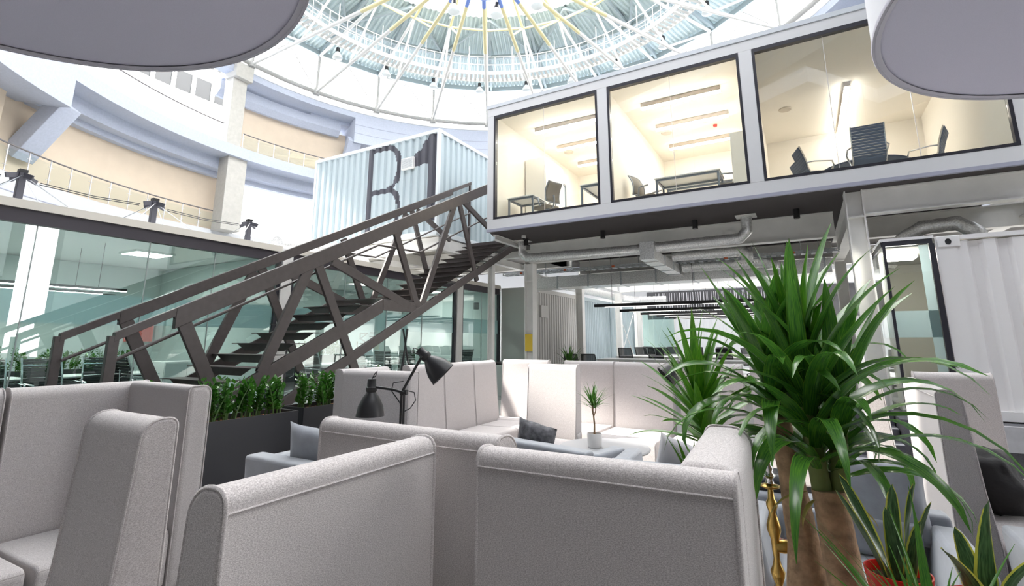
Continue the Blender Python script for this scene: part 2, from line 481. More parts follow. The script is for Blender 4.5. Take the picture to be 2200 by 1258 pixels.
arcs('trim_12', [(15.4, 10.2), (15.4, 10.75), (16.5, 10.75), (16.5, 9.95), (15.95, 9.95), (15.95, 10.2)], 184, 212, BLUEP)
arcs('trim_13', [(14.4, 9.7), (14.4, 10.9), (16.3, 10.9), (16.3, 9.9), (14.9, 9.7)], 213, 260, BLUEP)
# level two floor with the tall pale fascia
arcs('trim_14', [(15.4, 4.3), (15.4, 7.05), (24, 7.05), (24, 6.4), (15.9, 6.4), (15.9, 4.3)], 150, 240, mat('white_fascia', (0.56, 0.575, 0.60), 0.8))
arcs('trim_15', [(15.4, 6.4), (15.4, 7.05), (24, 7.05), (24, 6.4)], 0, 150, BLUEP)
for i, z in enumerate((5.2, 5.85, 6.45)):
    arcs('trim_%d' % (16+i), [(15.385, z), (15.385, z+0.025), (15.4, z+0.025), (15.4, z)], 150, 240, mat('groove', (0.36, 0.38, 0.48), 0.9))

# --- walls behind the balconies
arcs('wall_left', [(16.3, 7.05), (16.3, 10.3), (16.6, 10.3), (16.6, 7.05)], 180.4, 250, BEIGE)
arcs('wall_back', [(16.3, 11.3), (16.3, 14.6), (16.6, 14.6), (16.6, 11.3)], 60, 181, BEIGE)
arcs('wall_right', [(16.6, 6.9), (16.6, 11.0), (16.9, 11.0), (16.9, 6.9)], 20, 150, BEIGE)
arcs('wall_far', [(18.5, 0), (18.5, 15.4), (18.8, 15.4), (18.8, 0)], -20, 150, WALLW)
DGW = mat('dark_grey_wall', (0.10, 0.10, 0.10), 0.9)
arcs('wall_near', [(23.5, 2.6), (23.5, 15.4), (23.8, 15.4), (23.8, 2.6)], 222, 345, DGW)
for k, (a, b) in enumerate(((222, 236), (250, 345))): arcs('wall_near_%d' % (k+1), [(23.5, 0), (23.5, 2.6), (23.8, 2.6), (23.8, 0)], a, b, DGW)
for k, (a, b) in enumerate(((236, 250),)):      # unseen low window, added behind the camera to light the sofas
    wn = MB().arc([(23.55, 0.0), (23.55, 0.4), (23.75, 0.4), (23.75, 0.0)], DC, a, b, 10)
    for j in range(7): wn.beam(ringpt(23.65, a+(b-a)*j/6, 0.4), ringpt(23.65, a+(b-a)*j/6, 2.6), 0.08, 0.12)
    struct(wn.build('window_%d' % (90+k), MATS['black_window_frame']))
arcs('wall_lower', [(16.0, 0), (16.0, 6.5), (16.3, 6.5), (16.3, 0)], 150, 225, WALLW)
# white block seen across the light court at level three, with dark windows
struct(MB().arc([(21, 11), (21, 22), (21.4, 22), (21.4, 11)], DC, 165, 232, 50).build('wall_court', WALLW))
nwin = 1
for row, zz in enumerate((16.1, 18.2)):
    for k in range(8):
        a = 193.4 - 3.06*k
        wn = MB().arc([(20.9, zz), (20.9, zz+1.25), (20.96, zz+1.25), (20.96, zz)], DC, a-1.2, a+1.2, 2)
        o = struct(wn.build('window_%d' % nwin, mat('dim_window', (0.035, 0.038, 0.04), 0.15)))
        fr = MB()
        for e in (-1.3, 1.3): fr.arc([(20.82, zz-.05), (20.82, zz+1.3), (20.97, zz+1.3), (20.97, zz-.05)], DC, a+e-0.06, a+e+0.06, 1)
        fr.arc([(20.82, zz-.08), (20.82, zz), (20.97, zz), (20.97, zz-.08)], DC, a-1.3, a+1.3, 2)
        fr.build('window_frame', WALLW, o)
        nwin += 1
# --- plaster columns
def rcol(name, deg, r, z0, z1, wd, dp):
    a = math.radians(deg); mb = MB().box(-dp/2, dp/2, -wd/2, wd/2, z0, z1)
    o = mb.build(name, CONC, bevel=0.02); o.location = (DC[0]+r*math.cos(a), DC[1]+r*math.sin(a), 0); o.rotation_euler = (0, 0, a)
    return struct(o)
rcol('trim_21', 181.2, 15.0, 7.0, 10.9, 1.0, 0.8)
rcol('trim_22', 182.6, 14.9, 11.3, 15.3, 0.75, 0.7)
rcol('trim_23', 182.6, 14.7, 14.9, 15.7, 0.95, 0.9)
# pilaster and side wall in the left corner of level two
a = math.radians(219)
o = MB().box(-0.35, 0.35, -0.4, 0.4, 7.05, 10.3).build('trim_24', BEIGE); o.location = ringpt(16.2, 217.5); o.rotation_euler = (0,0,a); struct(o)
# slanting struts under the level beams
def strut(name, deg, r0, z0, r1, z1, wdt):
    mb = MB().beam(ringpt(r0, deg, z0), ringpt(r1, deg, z1), wdt, 0.55, up=(0,0,1))
    return struct(mb.build(name, BLUEP, bevel=0.02))
strut('trim_25', 211.5, 14.9, 10.0, 16.3, 8.0, 0.8)
strut('trim_26', 155.5, 14.8, 13.9, 16.4, 12.2, 0.8)

# ------------------------------------------------------------------ balcony railings
def railing(name, label, r, z, a0, a1, step, seed):
    t = thing(name, label, 'railing', ringpt(r, (a0+a1)/2, z))
    inv = Matrix.Translation(-Vector(t.location))
    n = int(round(abs(a1-a0)/step)); angs = [a0+(a1-a0)*k/n for k in range(n+1)]
    hr = MB().tube([ringpt(r, a0+(a1-a0)*k/(2*n), z+0.97) for k in range(2*n+1)], 0.03, 8)
    hr.xf(inv).build('handrail', mat('dark_handrail', (0.16, 0.15, 0.15), 0.4), t, smooth=60)
    for k, a in enumerate(angs):
        p = MB().tube([ringpt(r, a, z), ringpt(r, a, z+0.96)], 0.022, 8)
        for zz in (0.25, 0.72):
            p.tube([ringpt(r, a-0.35, z+zz), ringpt(r, a+0.35, z+zz)], 0.012, 6)
        p.xf(inv).build('post', ALU, t, smooth=60)
        if k < n:
            b = angs[k+1]; d = (b-a)*0.06
            MB().arc([(r-0.006, z+0.1), (r-0.006, z+0.85), (r+0.006, z+0.85), (r+0.006, z+0.1)], DC, a+d, b-d, 3).xf(inv).build('glass_panel', GLR, t)
    return t
railing('balcony_railing', 'long curved glass railing of the lower left balcony, in front of the beige wall', 15.5, 7.05, 222, 182.2, 3.0, 1)
railing('balcony_railing', 'curved glass railing of the upper left balcony, before the bright windows', 14.55, 11.3, 214, 185, 3.6, 2)
railing('balcony_railing', 'short glass railing right of the upper column, before the beige wall', 14.9, 11.3, 180, 160, 3.6, 3)

jb = thing('junction_box', 'small grey electric box with conduit on the lower plaster column', 'electric box', (-24.55, 13.95, 7.06))
MB().box(-0.12, 0.12, -0.2, 0.2, 1.0, 1.4).build('box', mat('box_grey', (0.6, 0.6, 0.58), 0.5), jb, bevel=0.02)
MB().tube([(0, 0.05, 0.0), (0, 0.05, 1.0)], 0.04, 6).build('conduit', mat('conduit_grey', (0.3, 0.3, 0.3), 0.5), jb)
# ================================================================== DOME TRUSSES
def truss_at(deg, label):
    t = thing('roof_truss', label, 'truss', ringpt(RR, deg, 16.0), math.radians(deg), 'radial roof trusses of the dome')
    # local x runs outward; the hub end is at x = -11.5
    def L(r, z): return (r-RR, 0, z-16.0)
    MB().tube([L(RR, 16.0), L(6.5, 16.35)], 0.085, 8).build('bottom_chord', TRS, t, smooth=60)
    MB().tube([L(6.5, 16.35), L(3.1, 16.5)], 0.09, 8).build('inner_bottom_chord', YEL, t, smooth=60)['label'] = 'yellow inner length of the bottom chord'
    MB().tube([L(3.1, 16.5), L(2.3, 16.53)], 0.095, 8).build('chord_tip', BLU, t, smooth=60)['label'] = 'blue tip at the hub'
    MB().tube([L(14.3, 18.3), L(7.85, 18.55)], 0.085, 8).build('top_chord', TRS, t, smooth=60)
    MB().tube([L(7.85, 18.55), L(2.6, 18.75)], 0.07, 8).build('inner_top_chord', YEL, t, smooth=60)['label'] = 'yellow inner length of the top chord'
    MB().tube([L(14.42, 16.0), L(14.3, 18.3)], 0.10, 8).build('post', TRG, t, smooth=60)
    for a, b in (((14.3, 18.3), (10.6, 16.15)), ((10.6, 16.15), (7.85, 18.55))):
        MB().tube([L(*a), L(*b)], 0.06, 8).build('web', TRS, t, smooth=60)
    MB().tube([L(7.85, 18.55), L(5.2, 16.4)], 0.05, 8).build('web', YEL, t, smooth=60)
    nd = MB().lathe([(0.0, -0.18), (0.2, -0.18), (0.2, 0.18), (0.0, 0.18)], 12)
    nd.build('node', TRG, t, smooth=40)
    return t
tr = [(181, 'roof truss springing from the top of the upper plaster column'),
      (166, 'roof truss whose foot stands right of the upper plaster column'),
      (151, 'roof truss with its foot over the short balcony railing'),
      (136.5, 'roof truss with its foot above the painted front of the corner container'),
      (122, 'roof truss with its foot at the left corner of the glazed office box'),
      (107, 'roof truss landing behind the left window of the glazed office box'),
      (92, 'roof truss landing behind the first mullion of the glazed office box'),
      (77, 'roof truss landing behind the middle window of the glazed office box'),
      (62, 'roof truss above the second mullion of the glazed office box'),
      (46, 'rightmost roof truss, its foot above the right window of the glazed office box'),
      (196, 'leftmost roof truss, half hidden by the big round lamp shade')]
base = truss_at(*tr[0])
for deg, lab in tr[1:]:
    dup(base, ringpt(RR, deg, 16.0), math.radians(deg), lab)
# ring of yellow tubes joining the trusses, braces in the clerestory
yr = MB().tube([ringpt(7.85, 166+15*k, 18.55) for k in range(25)], 0.06, 8, False)
yo = yr.build('tie_ring', YEL, smooth=60); tag(yo, 'yellow polygon tie ring joining the roof trusses under the dome', 'tie ring')
hub = thing('hub_ring', 'small ring at the middle of the dome where the trusses meet', 'ring', (DC[0], DC[1], 16.5))
MB().tube([(2.4*math.cos(2*PI*k/32), 2.4*math.sin(2*PI*k/32), 0) for k in range(33)], 0.14, 8, False).build('lower_hoop', BLU, hub, smooth=60)
MB().tube([(2.6*math.cos(2*PI*k/32), 2.6*math.sin(2*PI*k/32), 2.25) for k in range(33)], 0.12, 8, False).build('upper_hoop', YEL, hub, smooth=60)
for k in range(12):
    a = 2*PI*k/12
    MB().tube([(2.4*math.cos(a), 2.4*math.sin(a), 0), (2.6*math.cos(a), 2.6*math.sin(a), 2.25)], 0.06, 6).build('strut', YEL, hub, smooth=60)
# diagonal wind braces between ring and roof edge
names = ['behind the upper plaster column', 'in the first bay right of the upper column', 'in the second bay right of the upper column',
         'in the bay above the corner container', 'in the bay left of the glazed office box', 'in the bay behind the left window of the box',
         'in the bay over the middle window of the box', 'in the bay past the middle window of the box', 'in the rightmost bay of the clerestory']
angs = [181, 166, 151, 136.5, 122, 107, 92, 77, 62, 46]
for i, nm in enumerate(names):
    a, b = angs[i], angs[i+1]; mid = (a+b)/2
    t = thing('wind_brace', 'thin white wind brace ' + nm, 'brace', ringpt(14.4, mid, 16.0), 0, 'wind braces of the clerestory')
    inv = Matrix.Translation(-Vector(t.location))
    MB().tube([ringpt(14.42, a, 16.0), ringpt(14.35, mid, 18.25)], 0.03, 6).xf(inv).build('rod', TRG, t, smooth=60)
    MB().tube([ringpt(14.42, b, 16.0), ringpt(14.35, mid, 18.25)], 0.03, 6).xf(inv).build('rod', TRG, t, smooth=60)
# glazing bars of the clerestory
cb = MB()
for z in (17.1,): cb.tube([ringpt(14.75, 40+3*k, z) for k in range(54)], 0.02, 6, False)
struct(cb.build('window_%d' % nwin, TRS)); nwin += 1

# --- catwalk hanging in the dome
cw = thing('catwalk', 'white round maintenance catwalk with railings hanging under the dome roof', 'catwalk', (DC[0], DC[1], 17.0))
O2 = (0, 0)
MB().arc([(9.66, -0.08), (9.66, 0.14), (9.7, 0.14), (9.7, -0.08)], O2, 20, 230, 110).build('kick_plate', TRS, cw)
MB().arc([(10.5, -0.08), (10.5, 0.14), (10.54, 0.14), (10.54, -0.08)], O2, 20, 230, 110).build('kick_plate', TRS, cw)
def cp(r, d, z): return (r*math.cos(math.radians(d)), r*math.sin(math.radians(d)), z)
for r in (9.66, 10.54):
    rl = MB()
    for z in (0.55, 1.05): rl.tube([cp(r, 20+2*k, z) for k in range(106)], 0.022, 6, False)
    for k in range(71): rl.tube([cp(r, 20+3*k, 0), cp(r, 20+3*k, 1.05)], 0.02, 6)
    rl.build('guard_rail', TRS, cw, smooth=60)
br = MB()
for k in range(140):
    br.beam(cp(9.7, 20.7+1.5*k, 0.02), cp(10.5, 20.7+1.5*k, 0.02), 0.13, 0.04)
br.build('cross_bars', TRS, cw)
hg = MB()
for k in range(15): 
    for r in (9.66, 10.54): hg.tube([cp(r, 23+15*k, 0), cp(r, 23+15*k, 1.7)], 0.03, 6)
hg.build('hangers', TRS, cw, smooth=60)

# --- high bay lamps
def bay_lamp(loc, label):
    t = thing('high_bay_lamp', label, 'lamp', loc, 0, 'high bay lamps in the dome')
    MB().lathe([(0.0, 0.56), (0.1, 0.55), (0.12, 0.3), (0.1, 0.28)], 14).build('ballast', BLK, t, smooth=40)
    MB().lathe([(0.1, 0.29), (0.16, 0.2), (0.25, 0.05), (0.27, -0.08), (0.2, -0.12), (0.0, -0.13)], 18).build('reflector', mat('bay_reflector', (0.62, 0.66, 0.66), 0.25), t, smooth=60)
    MB().tube([(0, 0, 0.5), (0, 0, 1.25)], 0.012, 6).build('cable', BLK, t)
    return t
bl = [((-21.25, 17.17, 17.3), 'high bay lamp hanging left, above the first clerestory bay'), ((-20.23, 19.96, 17.3), 'high bay lamp above the second clerestory bay'),
      ((-18.71, 22.51, 17.3), 'high bay lamp above the corner container roof, left one'), ((-16.53, 24.46, 17.3), 'high bay lamp just left of the glazed box corner'),
      ((-13.81, 25.75, 17.3), 'high bay lamp above the left window of the glazed box'), ((-10.93, 26.27, 17.3), 'high bay lamp above the right end of the left window of the box'),
      ((-7.91, 25.99, 17.3), 'high bay lamp above the left part of the middle window'), ((-5.11, 25.24, 17.3), 'high bay lamp above the right part of the middle window'),
      ((-2.57, 23.43, 17.3), 'rightmost high bay lamp under the dome edge'),
      ((-11.99, 15.65, 15.9), 'left of the three high bay lamps near the dome hub'), ((-10.51, 16.8, 15.9), 'middle one of three high bay lamps near the dome hub'),
      ((-8.65, 17.15, 15.9), 'right of the three high bay lamps near the dome hub')]
b0 = bay_lamp(*bl[0])
for loc, lab in bl[1:]: dup(b0, loc, 0, lab)
# ================================================================== CORNER CONTAINER WITH PAINTED LETTERS
def in_B(x, z):
    # outline capital with two bowls; x,z are metres on the front sheet
    x -= -10.66
    s = 0.16
    if z < 4.52 or z > 7.18: return False
    if 0 <= x <= s: return True
    def bowl(z0, z1, ext, flat):
        h = z1-z0; r = h/2; cx = ext-r*0.75; cz = (z0+z1)/2
        if x < cx:
            return (z1-s <= z <= z1 or z0 <= z <= z0+s) and x > 0
        ex, ez = (x-cx)/(r*0.75), (z-cz)/r
        o = ex*ex+ez*ez
        ix, iz = (x-cx)/(r*0.75-s), (z-cz)/(r-s)
        return o <= 1 and ix*ix+iz*iz >= 1
    return bowl(5.74, 7.18, 1.30, 0) or bowl(4.52, 5.90, 1.34, 0)
def in_one(x, z):
    if 4.75 <= z <= 7.17 and -8.44 <= x <= -8.13: return True
    if -8.92 <= x < -8.44:
        t = (x+8.92)/0.48
        return 6.33+0.05*t <= z <= 6.70+0.42*t**1.6
    return False
def corrugated(width, height, pitch, depth, cell=None, paint=None, rowz=None):
    """corrugated sheet in the local XZ plane, ribs vertical, y from 0 (outer) to depth"""
    mb = MB(); n = int(round(width/pitch)); st = width/n
    prof = []
    for i in range(n):
        x = i*st
        prof += [(x, 0), (x+st*0.42, 0), (x+st*0.56, depth), (x+st*0.86, depth)]
    prof.append((width, 0))
    if cell:
        fine = []
        for (x0, y0), (x1, y1) in zip(prof[:-1], prof[1:]):
            k = max(1, int((x1-x0)/cell))
            for j in range(k): fine.append((x0+(x1-x0)*j/k, y0+(y1-y0)*j/k))
        fine.append(prof[-1]); prof = fine
    rows = int(height/cell) if cell else 1
    W = len(prof)
    for r in range(rows+1):
        for (x, y) in prof: mb.v.append((x, y, height*r/rows))
    for r in range(rows):
        zc = height*(r+0.5)/rows
        for i in range(W-1):
            a = r*W+i; xc = (prof[i][0]+prof[i+1][0])/2
            mb.face((a, a+1, a+W+1, a+W), 1 if paint and paint(xc, zc) else 0)
    return mb
cx0, cx1, cy0, cz0, cz1 = -13.0, -8.02, 9.97, 4.33, 7.28
ct = thing('shipping_container', 'pale blue corrugated shipping container with large black painted characters at the stair top', 'container', ((cx0+cx1)/2, cy0+2, cz0))
inv = Matrix.Translation(-Vector(ct.location))
sheet = corrugated(cx1-cx0-0.16, cz1-cz0-0.24, 0.252, 0.05, 0.03, lambda x, z: in_B(x+cx0+0.08, z+cz0+0.14) or in_one(x+cx0+0.08, z+cz0+0.14))
sheet.xf(inv @ Matrix.Translation((cx0+0.08, cy0+0.015, cz0+0.14))).build('front_panel', [CONT, DARKP], ct)['label'] = 'front panel painted with large black characters'
sd_ = corrugated(4.6, cz1-cz0-0.24, 0.252, 0.05)
sd_.xf(inv @ Matrix.Translation((cx1-0.015, cy0+0.1, cz0+0.14)) @ Matrix.Rotation(PI/2, 4, 'Z')).build('side_panel', CONT, ct)
fr = MB()
for x in (cx0, cx1-0.08): fr.box(x, x+0.08, cy0, cy0+0.1, cz0, cz1)
fr.box(cx0+.08, cx1-.08, cy0, cy0+0.08, cz1-0.1, cz1); fr.box(cx0+.08, cx1-.08, cy0, cy0+0.08, cz0, cz0+0.14)
fr.box(cx1-0.08, cx1, cy0+0.1, cy0+4.7, cz1-0.1, cz1); fr.box(cx1-0.08, cx1, cy0+0.1, cy0+4.7, cz0, cz0+0.14)
fr.box(cx1-0.08, cx1, cy0+4.7, cy0+4.8, cz0, cz1)
fr.xf(inv).build('frame', mat('container_rail_paint', (0.74, 0.80, 0.83), 0.45), ct, bevel=0.008)
MB().box(cx0+0.03, cx1-0.08, cy0+0.09, cy0+4.8, cz1-0.06, cz1-0.02).xf(inv).build('roof', CONT, ct)
MB().box(cx0+0.03, cx0+0.08, cy0+0.09, cy0+4.8, cz0, cz1-0.06).xf(inv).build('side_panel', CONT, ct)
MB().box(cx0+0.03, cx1-0.08, cy0+0.09, cy0+4.8, cz0+0.0, cz0+0.08).xf(inv).build('underside', mat('container_floor', (0.6, 0.58, 0.54), 0.8), ct)
vt = MB().box(-9.30, -8.86, cy0-0.05, cy0+0.03, 6.30, 6.62)
v = vt.xf(inv).build('vent', WST, ct); 
g = MB()
for k in range(9): g.box(-9.27, -8.89, cy0-0.056, cy0-0.049, 6.33+0.03*k, 6.345+0.03*k)
g.xf(inv).build('vent_slats', GALV, v)
# deck under the container: white steel frame
dk = thing('steel_deck', 'white steel deck frame carrying the corner container', 'deck', (-10.5, 12, 4.0))
inv = Matrix.Translation(-Vector(dk.location))
b = MB()
for y in (10.1, 12.3, 14.6): b.box(-13.2, -8.05 if y < 11 else -6.3, y, y+0.2, 3.98, 4.31)
for x in (-13.1, -10.6, -8.25, -6.6): b.box(x, x+0.2, 10.32 if x < -8 else 12.52, 12.28 if x < -8 else 14.58, 3.98, 4.30); b.box(x, x+0.2, 12.52, 14.58, 3.98, 4.30)
b.xf(inv).build('beams', WST, dk)
MB().box(-8.0, -6.3, 11.3, 14.6, 4.16, 4.30).xf(inv).build('landing_plate', STEEL, dk)

# ================================================================== GLAZED OFFICE BOX
X0, X1, Y0, Y1, Z0, Z1 = -6.165, 3.12, 9.505, 15.0, 4.13, 7.16
bx = thing('office_box', 'light grey upper office box with three big lit windows on the steel deck', 'office', ((X0+X1)/2, (Y0+Y1)/2, Z0))
inv = Matrix.Translation(-Vector(bx.location))
WIN = [(-5.99, -3.385), (-3.158, -0.58), (-0.35, 2.955)]
WB, WT = 4.39, 6.95
f = MB()
f.box(X0, X1, Y0, Y0+0.16, Z0, WB); f.box(X0, X1, Y0, Y0+0.16, WT, Z1)
xs = [X0] + [x for p in WIN for x in p] + [X1]
for i in range(0, len(xs), 2): f.box(xs[i], xs[i+1], Y0, Y0+0.16, WB, WT)
f.xf(inv).build('front_frame', FRAME, bx, bevel=0.006)
cap = MB().box(X0-0.02, X1+0.02, Y0-0.02, Y1, Z1, Z1+0.09)
cap.xf(inv).build('roof_cap', mat('blue_grey_cap', (0.66, 0.70, 0.74), 0.5), bx)
MB().box(X0, X1, Y0-0.015, Y0+0.05, Z0-0.03, Z0+0.03).xf(inv).build('drip_edge', mat('blue_grey_edge', (0.42, 0.43, 0.53), 0.5), bx)
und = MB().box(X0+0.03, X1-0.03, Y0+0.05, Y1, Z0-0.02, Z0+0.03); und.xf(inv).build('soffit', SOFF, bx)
sw = MB().box(X0, X0+0.08, Y0+0.16, Y1, Z0, Z1); sw.box(X1-0.08, X1, Y0+0.16, Y1, Z0, Z1); sw.box(X0+.08, X1-.08, Y1-0.08, Y1, Z0, Z1)
sw.xf(inv).build('side_walls', FRAME, bx)
# inner lining of the rooms
li = MB()
li.box(X0+0.09, X1-0.09, Y0+0.17, Y1-0.09, Z0+0.04, 4.27)            # floor
li.box(X0+0.09, X1-0.09, Y0+0.17, Y1-0.09, 6.99, Z1-0.01)            # ceiling
li.box(X0+0.09, X0+0.14, Y0+0.17, Y1-0.15, 4.27, 6.99); li.box(X1-0.14, X1-0.09, Y0+0.17, Y1-0.15, 4.27, 6.99)
li.box(X0+0.09, X1-0.09, Y1-0.15, Y1-0.09, 4.27, 6.99)
for x in (-3.33, -0.52): li.box(x, x+0.11, Y0+0.17, Y1-0.16, 4.27, 6.99)
li.xf(inv).build('room_lining', CREAM, bx)
for i, (a, b_) in enumerate(WIN):
    wf = MB(); t = 0.045
    wf.box(a, b_, Y0-0.004, Y0+0.10, WT-t*1.6, WT+0.002); wf.box(a, b_, Y0-0.004, Y0+0.10, WB-0.002, WB+t)
    wf.box(a, a+t, Y0-0.004, Y0+0.10, WB+t, WT-t*1.6); wf.box(b_-t, b_, Y0-0.004, Y0+0.10, WB+t, WT-t*1.6)
    wfo = wf.xf(inv).build('window_frame', WINB, bx)
    n = 2 if i < 2 else 3
    for k in range(n):
        pa = a+t+(b_-a-2*t)*k/n; pb = a+t+(b_-a-2*t)*(k+1)/n
        MB().box(pa+0.003, pb-0.003, Y0+0.05, Y0+0.06, WB+t, WT-t*1.6).xf(inv).build('pane', GLS, wfo)
        if k:
            MB().box(pa-0.004, pa+0.004, Y0+0.047, Y0+0.063, WB+t, WT-t*1.6).xf(inv).build('seal', mat('clear_seal', (0.8, 0.8, 0.8), 0.2), wfo)
# lights in the rooms
def strip(name, label, x0, x1, y, z, group):
    t = thing(name, label, 'light', ((x0+x1)/2, y, z), 0, group)
    h = (x1-x0)/2
    MB().box(-h, h, -0.055, 0.055, 0.03, 0.13).build('housing', mat('light_housing', (0.55, 0.47, 0.42), 0.5), t)
    MB().box(-h, h, -0.05, 0.05, 0.0, 0.03).build('diffuser', LITW, t)
    return t
Lr = [('left window room', -5.5, -3.75), ('middle window room', -2.76, -1.06)]
for rn, a, b_ in Lr:
    for k, (y, nm) in enumerate(((10.75, 'front'), (12.1, 'middle'), (13.6, 'rear'))):
        strip('ceiling_light', nm + ' linear ceiling light in the ' + rn + ' of the upper office box', a, b_, y, 6.855, 'linear lights in the upper offices')
t = strip('ceiling_light', 'bright linear light running away from the right window of the upper office box', -1.45, 1.45, 13.3, 6.855, None)
t.location = (1.28, 13.35, 6.855); t.rotation_euler = (0, 0, PI/2)
for i, (x, y) in enumerate(((-5.4, 12.64), (-2.63, 12.67), (0.11, 12.69))):
    s = tag(MB().lathe([(0, -0.02), (0.13, -0.02), (0.14, 0.0), (0.0, 0.002)], 20, (0, 0, 0)).build('ceiling_speaker', mat('speaker_grille', (0.6, 0.54, 0.46), 0.8), smooth=40, loc=(x, y, 6.985)),
            'round flush ceiling speaker in the ' + ['left', 'middle', 'right'][i] + ' window room of the upper box', 'speaker', 'ceiling speakers')
fa = tag(MB().lathe([(0, -0.06), (0.04, -0.055), (0.05, 0.0), (0.0, 0.002)], 12).build('fire_detector', RED, smooth=40, loc=(-1.45, 12.78, 6.985)), 'small red fire detector on the middle room ceiling', 'detector')

# furniture behind the windows
def desk(name, label, x, y, z, wd, dp, rz=0, top=DESKW, leg=ALU, group=None, h=0.74):
    t = thing(name, label, 'desk', (x, y, z), rz, group)
    MB().box(-wd/2, wd/2, -dp/2, dp/2, h-0.025, h).build('top', top, t, bevel=0.003)
    rf = MB()
    for s in (-1, 1): rf.beam((s*(wd/2-0.04), -dp/2+0.03, h-0.045), (s*(wd/2-0.04), dp/2-0.03, h-0.045), 0.04, 0.04)
    for s in (-1, 1): rf.beam((-wd/2+0.06, s*(dp/2-0.05), h-0.045), (wd/2-0.06, s*(dp/2-0.05), h-0.045), 0.04, 0.04)
    rf.build('frame', leg, t)
    for sx in (-1, 1):
        for sy in (-1, 1):
            MB().box(sx*(wd/2-0.04)-0.02, sx*(wd/2-0.04)+0.02, sy*(dp/2-0.05)-0.02, sy*(dp/2-0.05)+0.02, 0, h-0.065).build('leg', leg, t)
    return t
DLEG = mat('steel_blue_leg', (0.25, 0.28, 0.33), 0.4, 0.5)
def task_chair(name, label, loc, rz, cloth=MESHC, frame=BLK, group=None):
    """five-star swivel chair with mesh back; faces local -Y"""
    t = thing(name, label, 'chair', loc, rz, group)
    s = MB().box(-0.24, 0.24, -0.25, 0.22, 0.43, 0.50); s.build('seat', cloth, t, bevel=0.03)
    n = 8; bk = MB()
    for j in range(n+1):
        z = 0.56 + 0.46*j/n; y = 0.22 + 0.10*(j/n)**1.5 - 0.05*math.sin(PI*j/n)
        hw = 0.235 - 0.03*abs(j/n-0.45)
        for k in range(7):
            u = -1+2*k/6; bk.v.append((u*hw, y-0.03*(1-u*u)+0.02, z))
    for j in range(n):
        for k in range(6): a = j*7+k; bk.face((a, a+1, a+8, a+7))
    o = bk.build('backrest', cloth, t, smooth=180); so = o.modifiers.new('t', 'SOLIDIFY'); so.thickness = 0.012
    rim = [bk.v[j*7] for j in range(n+1)] + [bk.v[n*7+k] for k in range(1, 7)] + [bk.v[j*7+6] for j in range(n-1, -1, -1)] + [bk.v[k] for k in range(5, -1, -1)]
    MB().tube(rim + [rim[1]], 0.016, 6, False).build('back_frame', frame, t, smooth=60)
    MB().tube([(0, 0.05, 0.42), (0, 0.25, 0.44), (0, 0.29, 0.60), (0, 0.27, 0.72)], 0.02, 6).build('spine', frame, t, smooth=60)
    MB().tube([(0, 0, 0.08), (0, 0, 0.43)], 0.028, 8).build('stem', frame, t, smooth=60)
    for s_ in (-1, 1):
        MB().tube([(s_*0.24, 0.08, 0.46), (s_*0.29, 0.06, 0.50), (s_*0.29, 0.04, 0.66), (s_*0.29, -0.18, 0.67)], 0.018, 6).build('armrest', frame, t, smooth=60)
    bs = MB()
    for k in range(5):
        a = 2*PI*k/5; bs.tube([(0, 0, 0.11), (0.29*math.cos(a), 0.29*math.sin(a), 0.07)], [0.028, 0.018], 6)
        bs.lathe([(0, -0.03), (0.028, -0.03), (0.028, 0.03), (0, 0.03)], 8, (0.29*math.cos(a), 0.29*math.sin(a), 0.03))
    bs.build('star_base', frame, t, smooth=40)
    return t
FZ = 4.27
desk('desk', 'glass-edged desk at the left window of the upper office box', -5.56, 10.36, FZ, 0.72, 0.72, 0, DESKW, DLEG)
desk('desk', 'desk at the right side of the left window room in the upper box', -3.7, 10.5, FZ, 0.6, 1.2, 0, DESKW, DLEG)
desk('desk', 'front desk behind the middle window of the upper office box', -1.8, 10.62, FZ, 1.3, 0.7, 0, DESKW, DLEG)
desk('desk', 'rear desk behind the middle window of the upper office box', -1.7, 11.45, FZ, 1.4, 0.7, 0, DESKW, DLEG)
tc0 = task_chair('task_chair', 'grey mesh swivel chair at the left window desk of the upper box', (-5.05, 10.35, FZ), -1.9, mat('taupe_mesh', (0.22, 0.20, 0.18), 0.8), DLEG)
dup(tc0, (-3.72, 11.25, FZ), 0.4, 'dark swivel chair at the right edge of the left window of the upper box')
dup(tc0, (-1.02, 10.75, FZ), -1.4, 'grey swivel chair right of the desk in the middle window')
dup(tc0, (-2.72, 10.75, FZ), 1.3, 'grey swivel chair left of the desk in the middle window')
def cabinet(name, label, x0, x1, y0, y1, z0, z1, m):
    t = thing(name, label, 'cabinet', ((x0+x1)/2, (y0+y1)/2, z0))
    w_, d_, h_ = (x1-x0)/2, (y1-y0)/2, z1-z0
    MB().box(-w_, w_, -d_, d_, 0, h_).build('body', m, t, bevel=0.004)
    MB().box(w_, w_+0.02, -d_+0.01, -0.005, 0.02, h_-0.02).build('door', m, t, bevel=0.003)
    d2 = MB().box(w_, w_+0.02, 0.005, d_-0.01, 0.02, h_-0.02).build('door', m, t, bevel=0.003)
    MB().box(w_+0.02, w_+0.035, 0.03, 0.05, h_*0.45, h_*0.55).build('handle', ALU, d2)
    return t
WHC = mat('white_cabinet', (0.85, 0.82, 0.77), 0.5)
cabinet('cabinet', 'tall white cabinet standing at the wall of the left window room', -6.0, -5.42, 11.1, 12.2, FZ, 6.35, WHC)
cabinet('cabinet', 'white cabinet at the right end of the middle window room', -0.93, -0.55, 10.4, 11.3, FZ, 5.75, WHC)
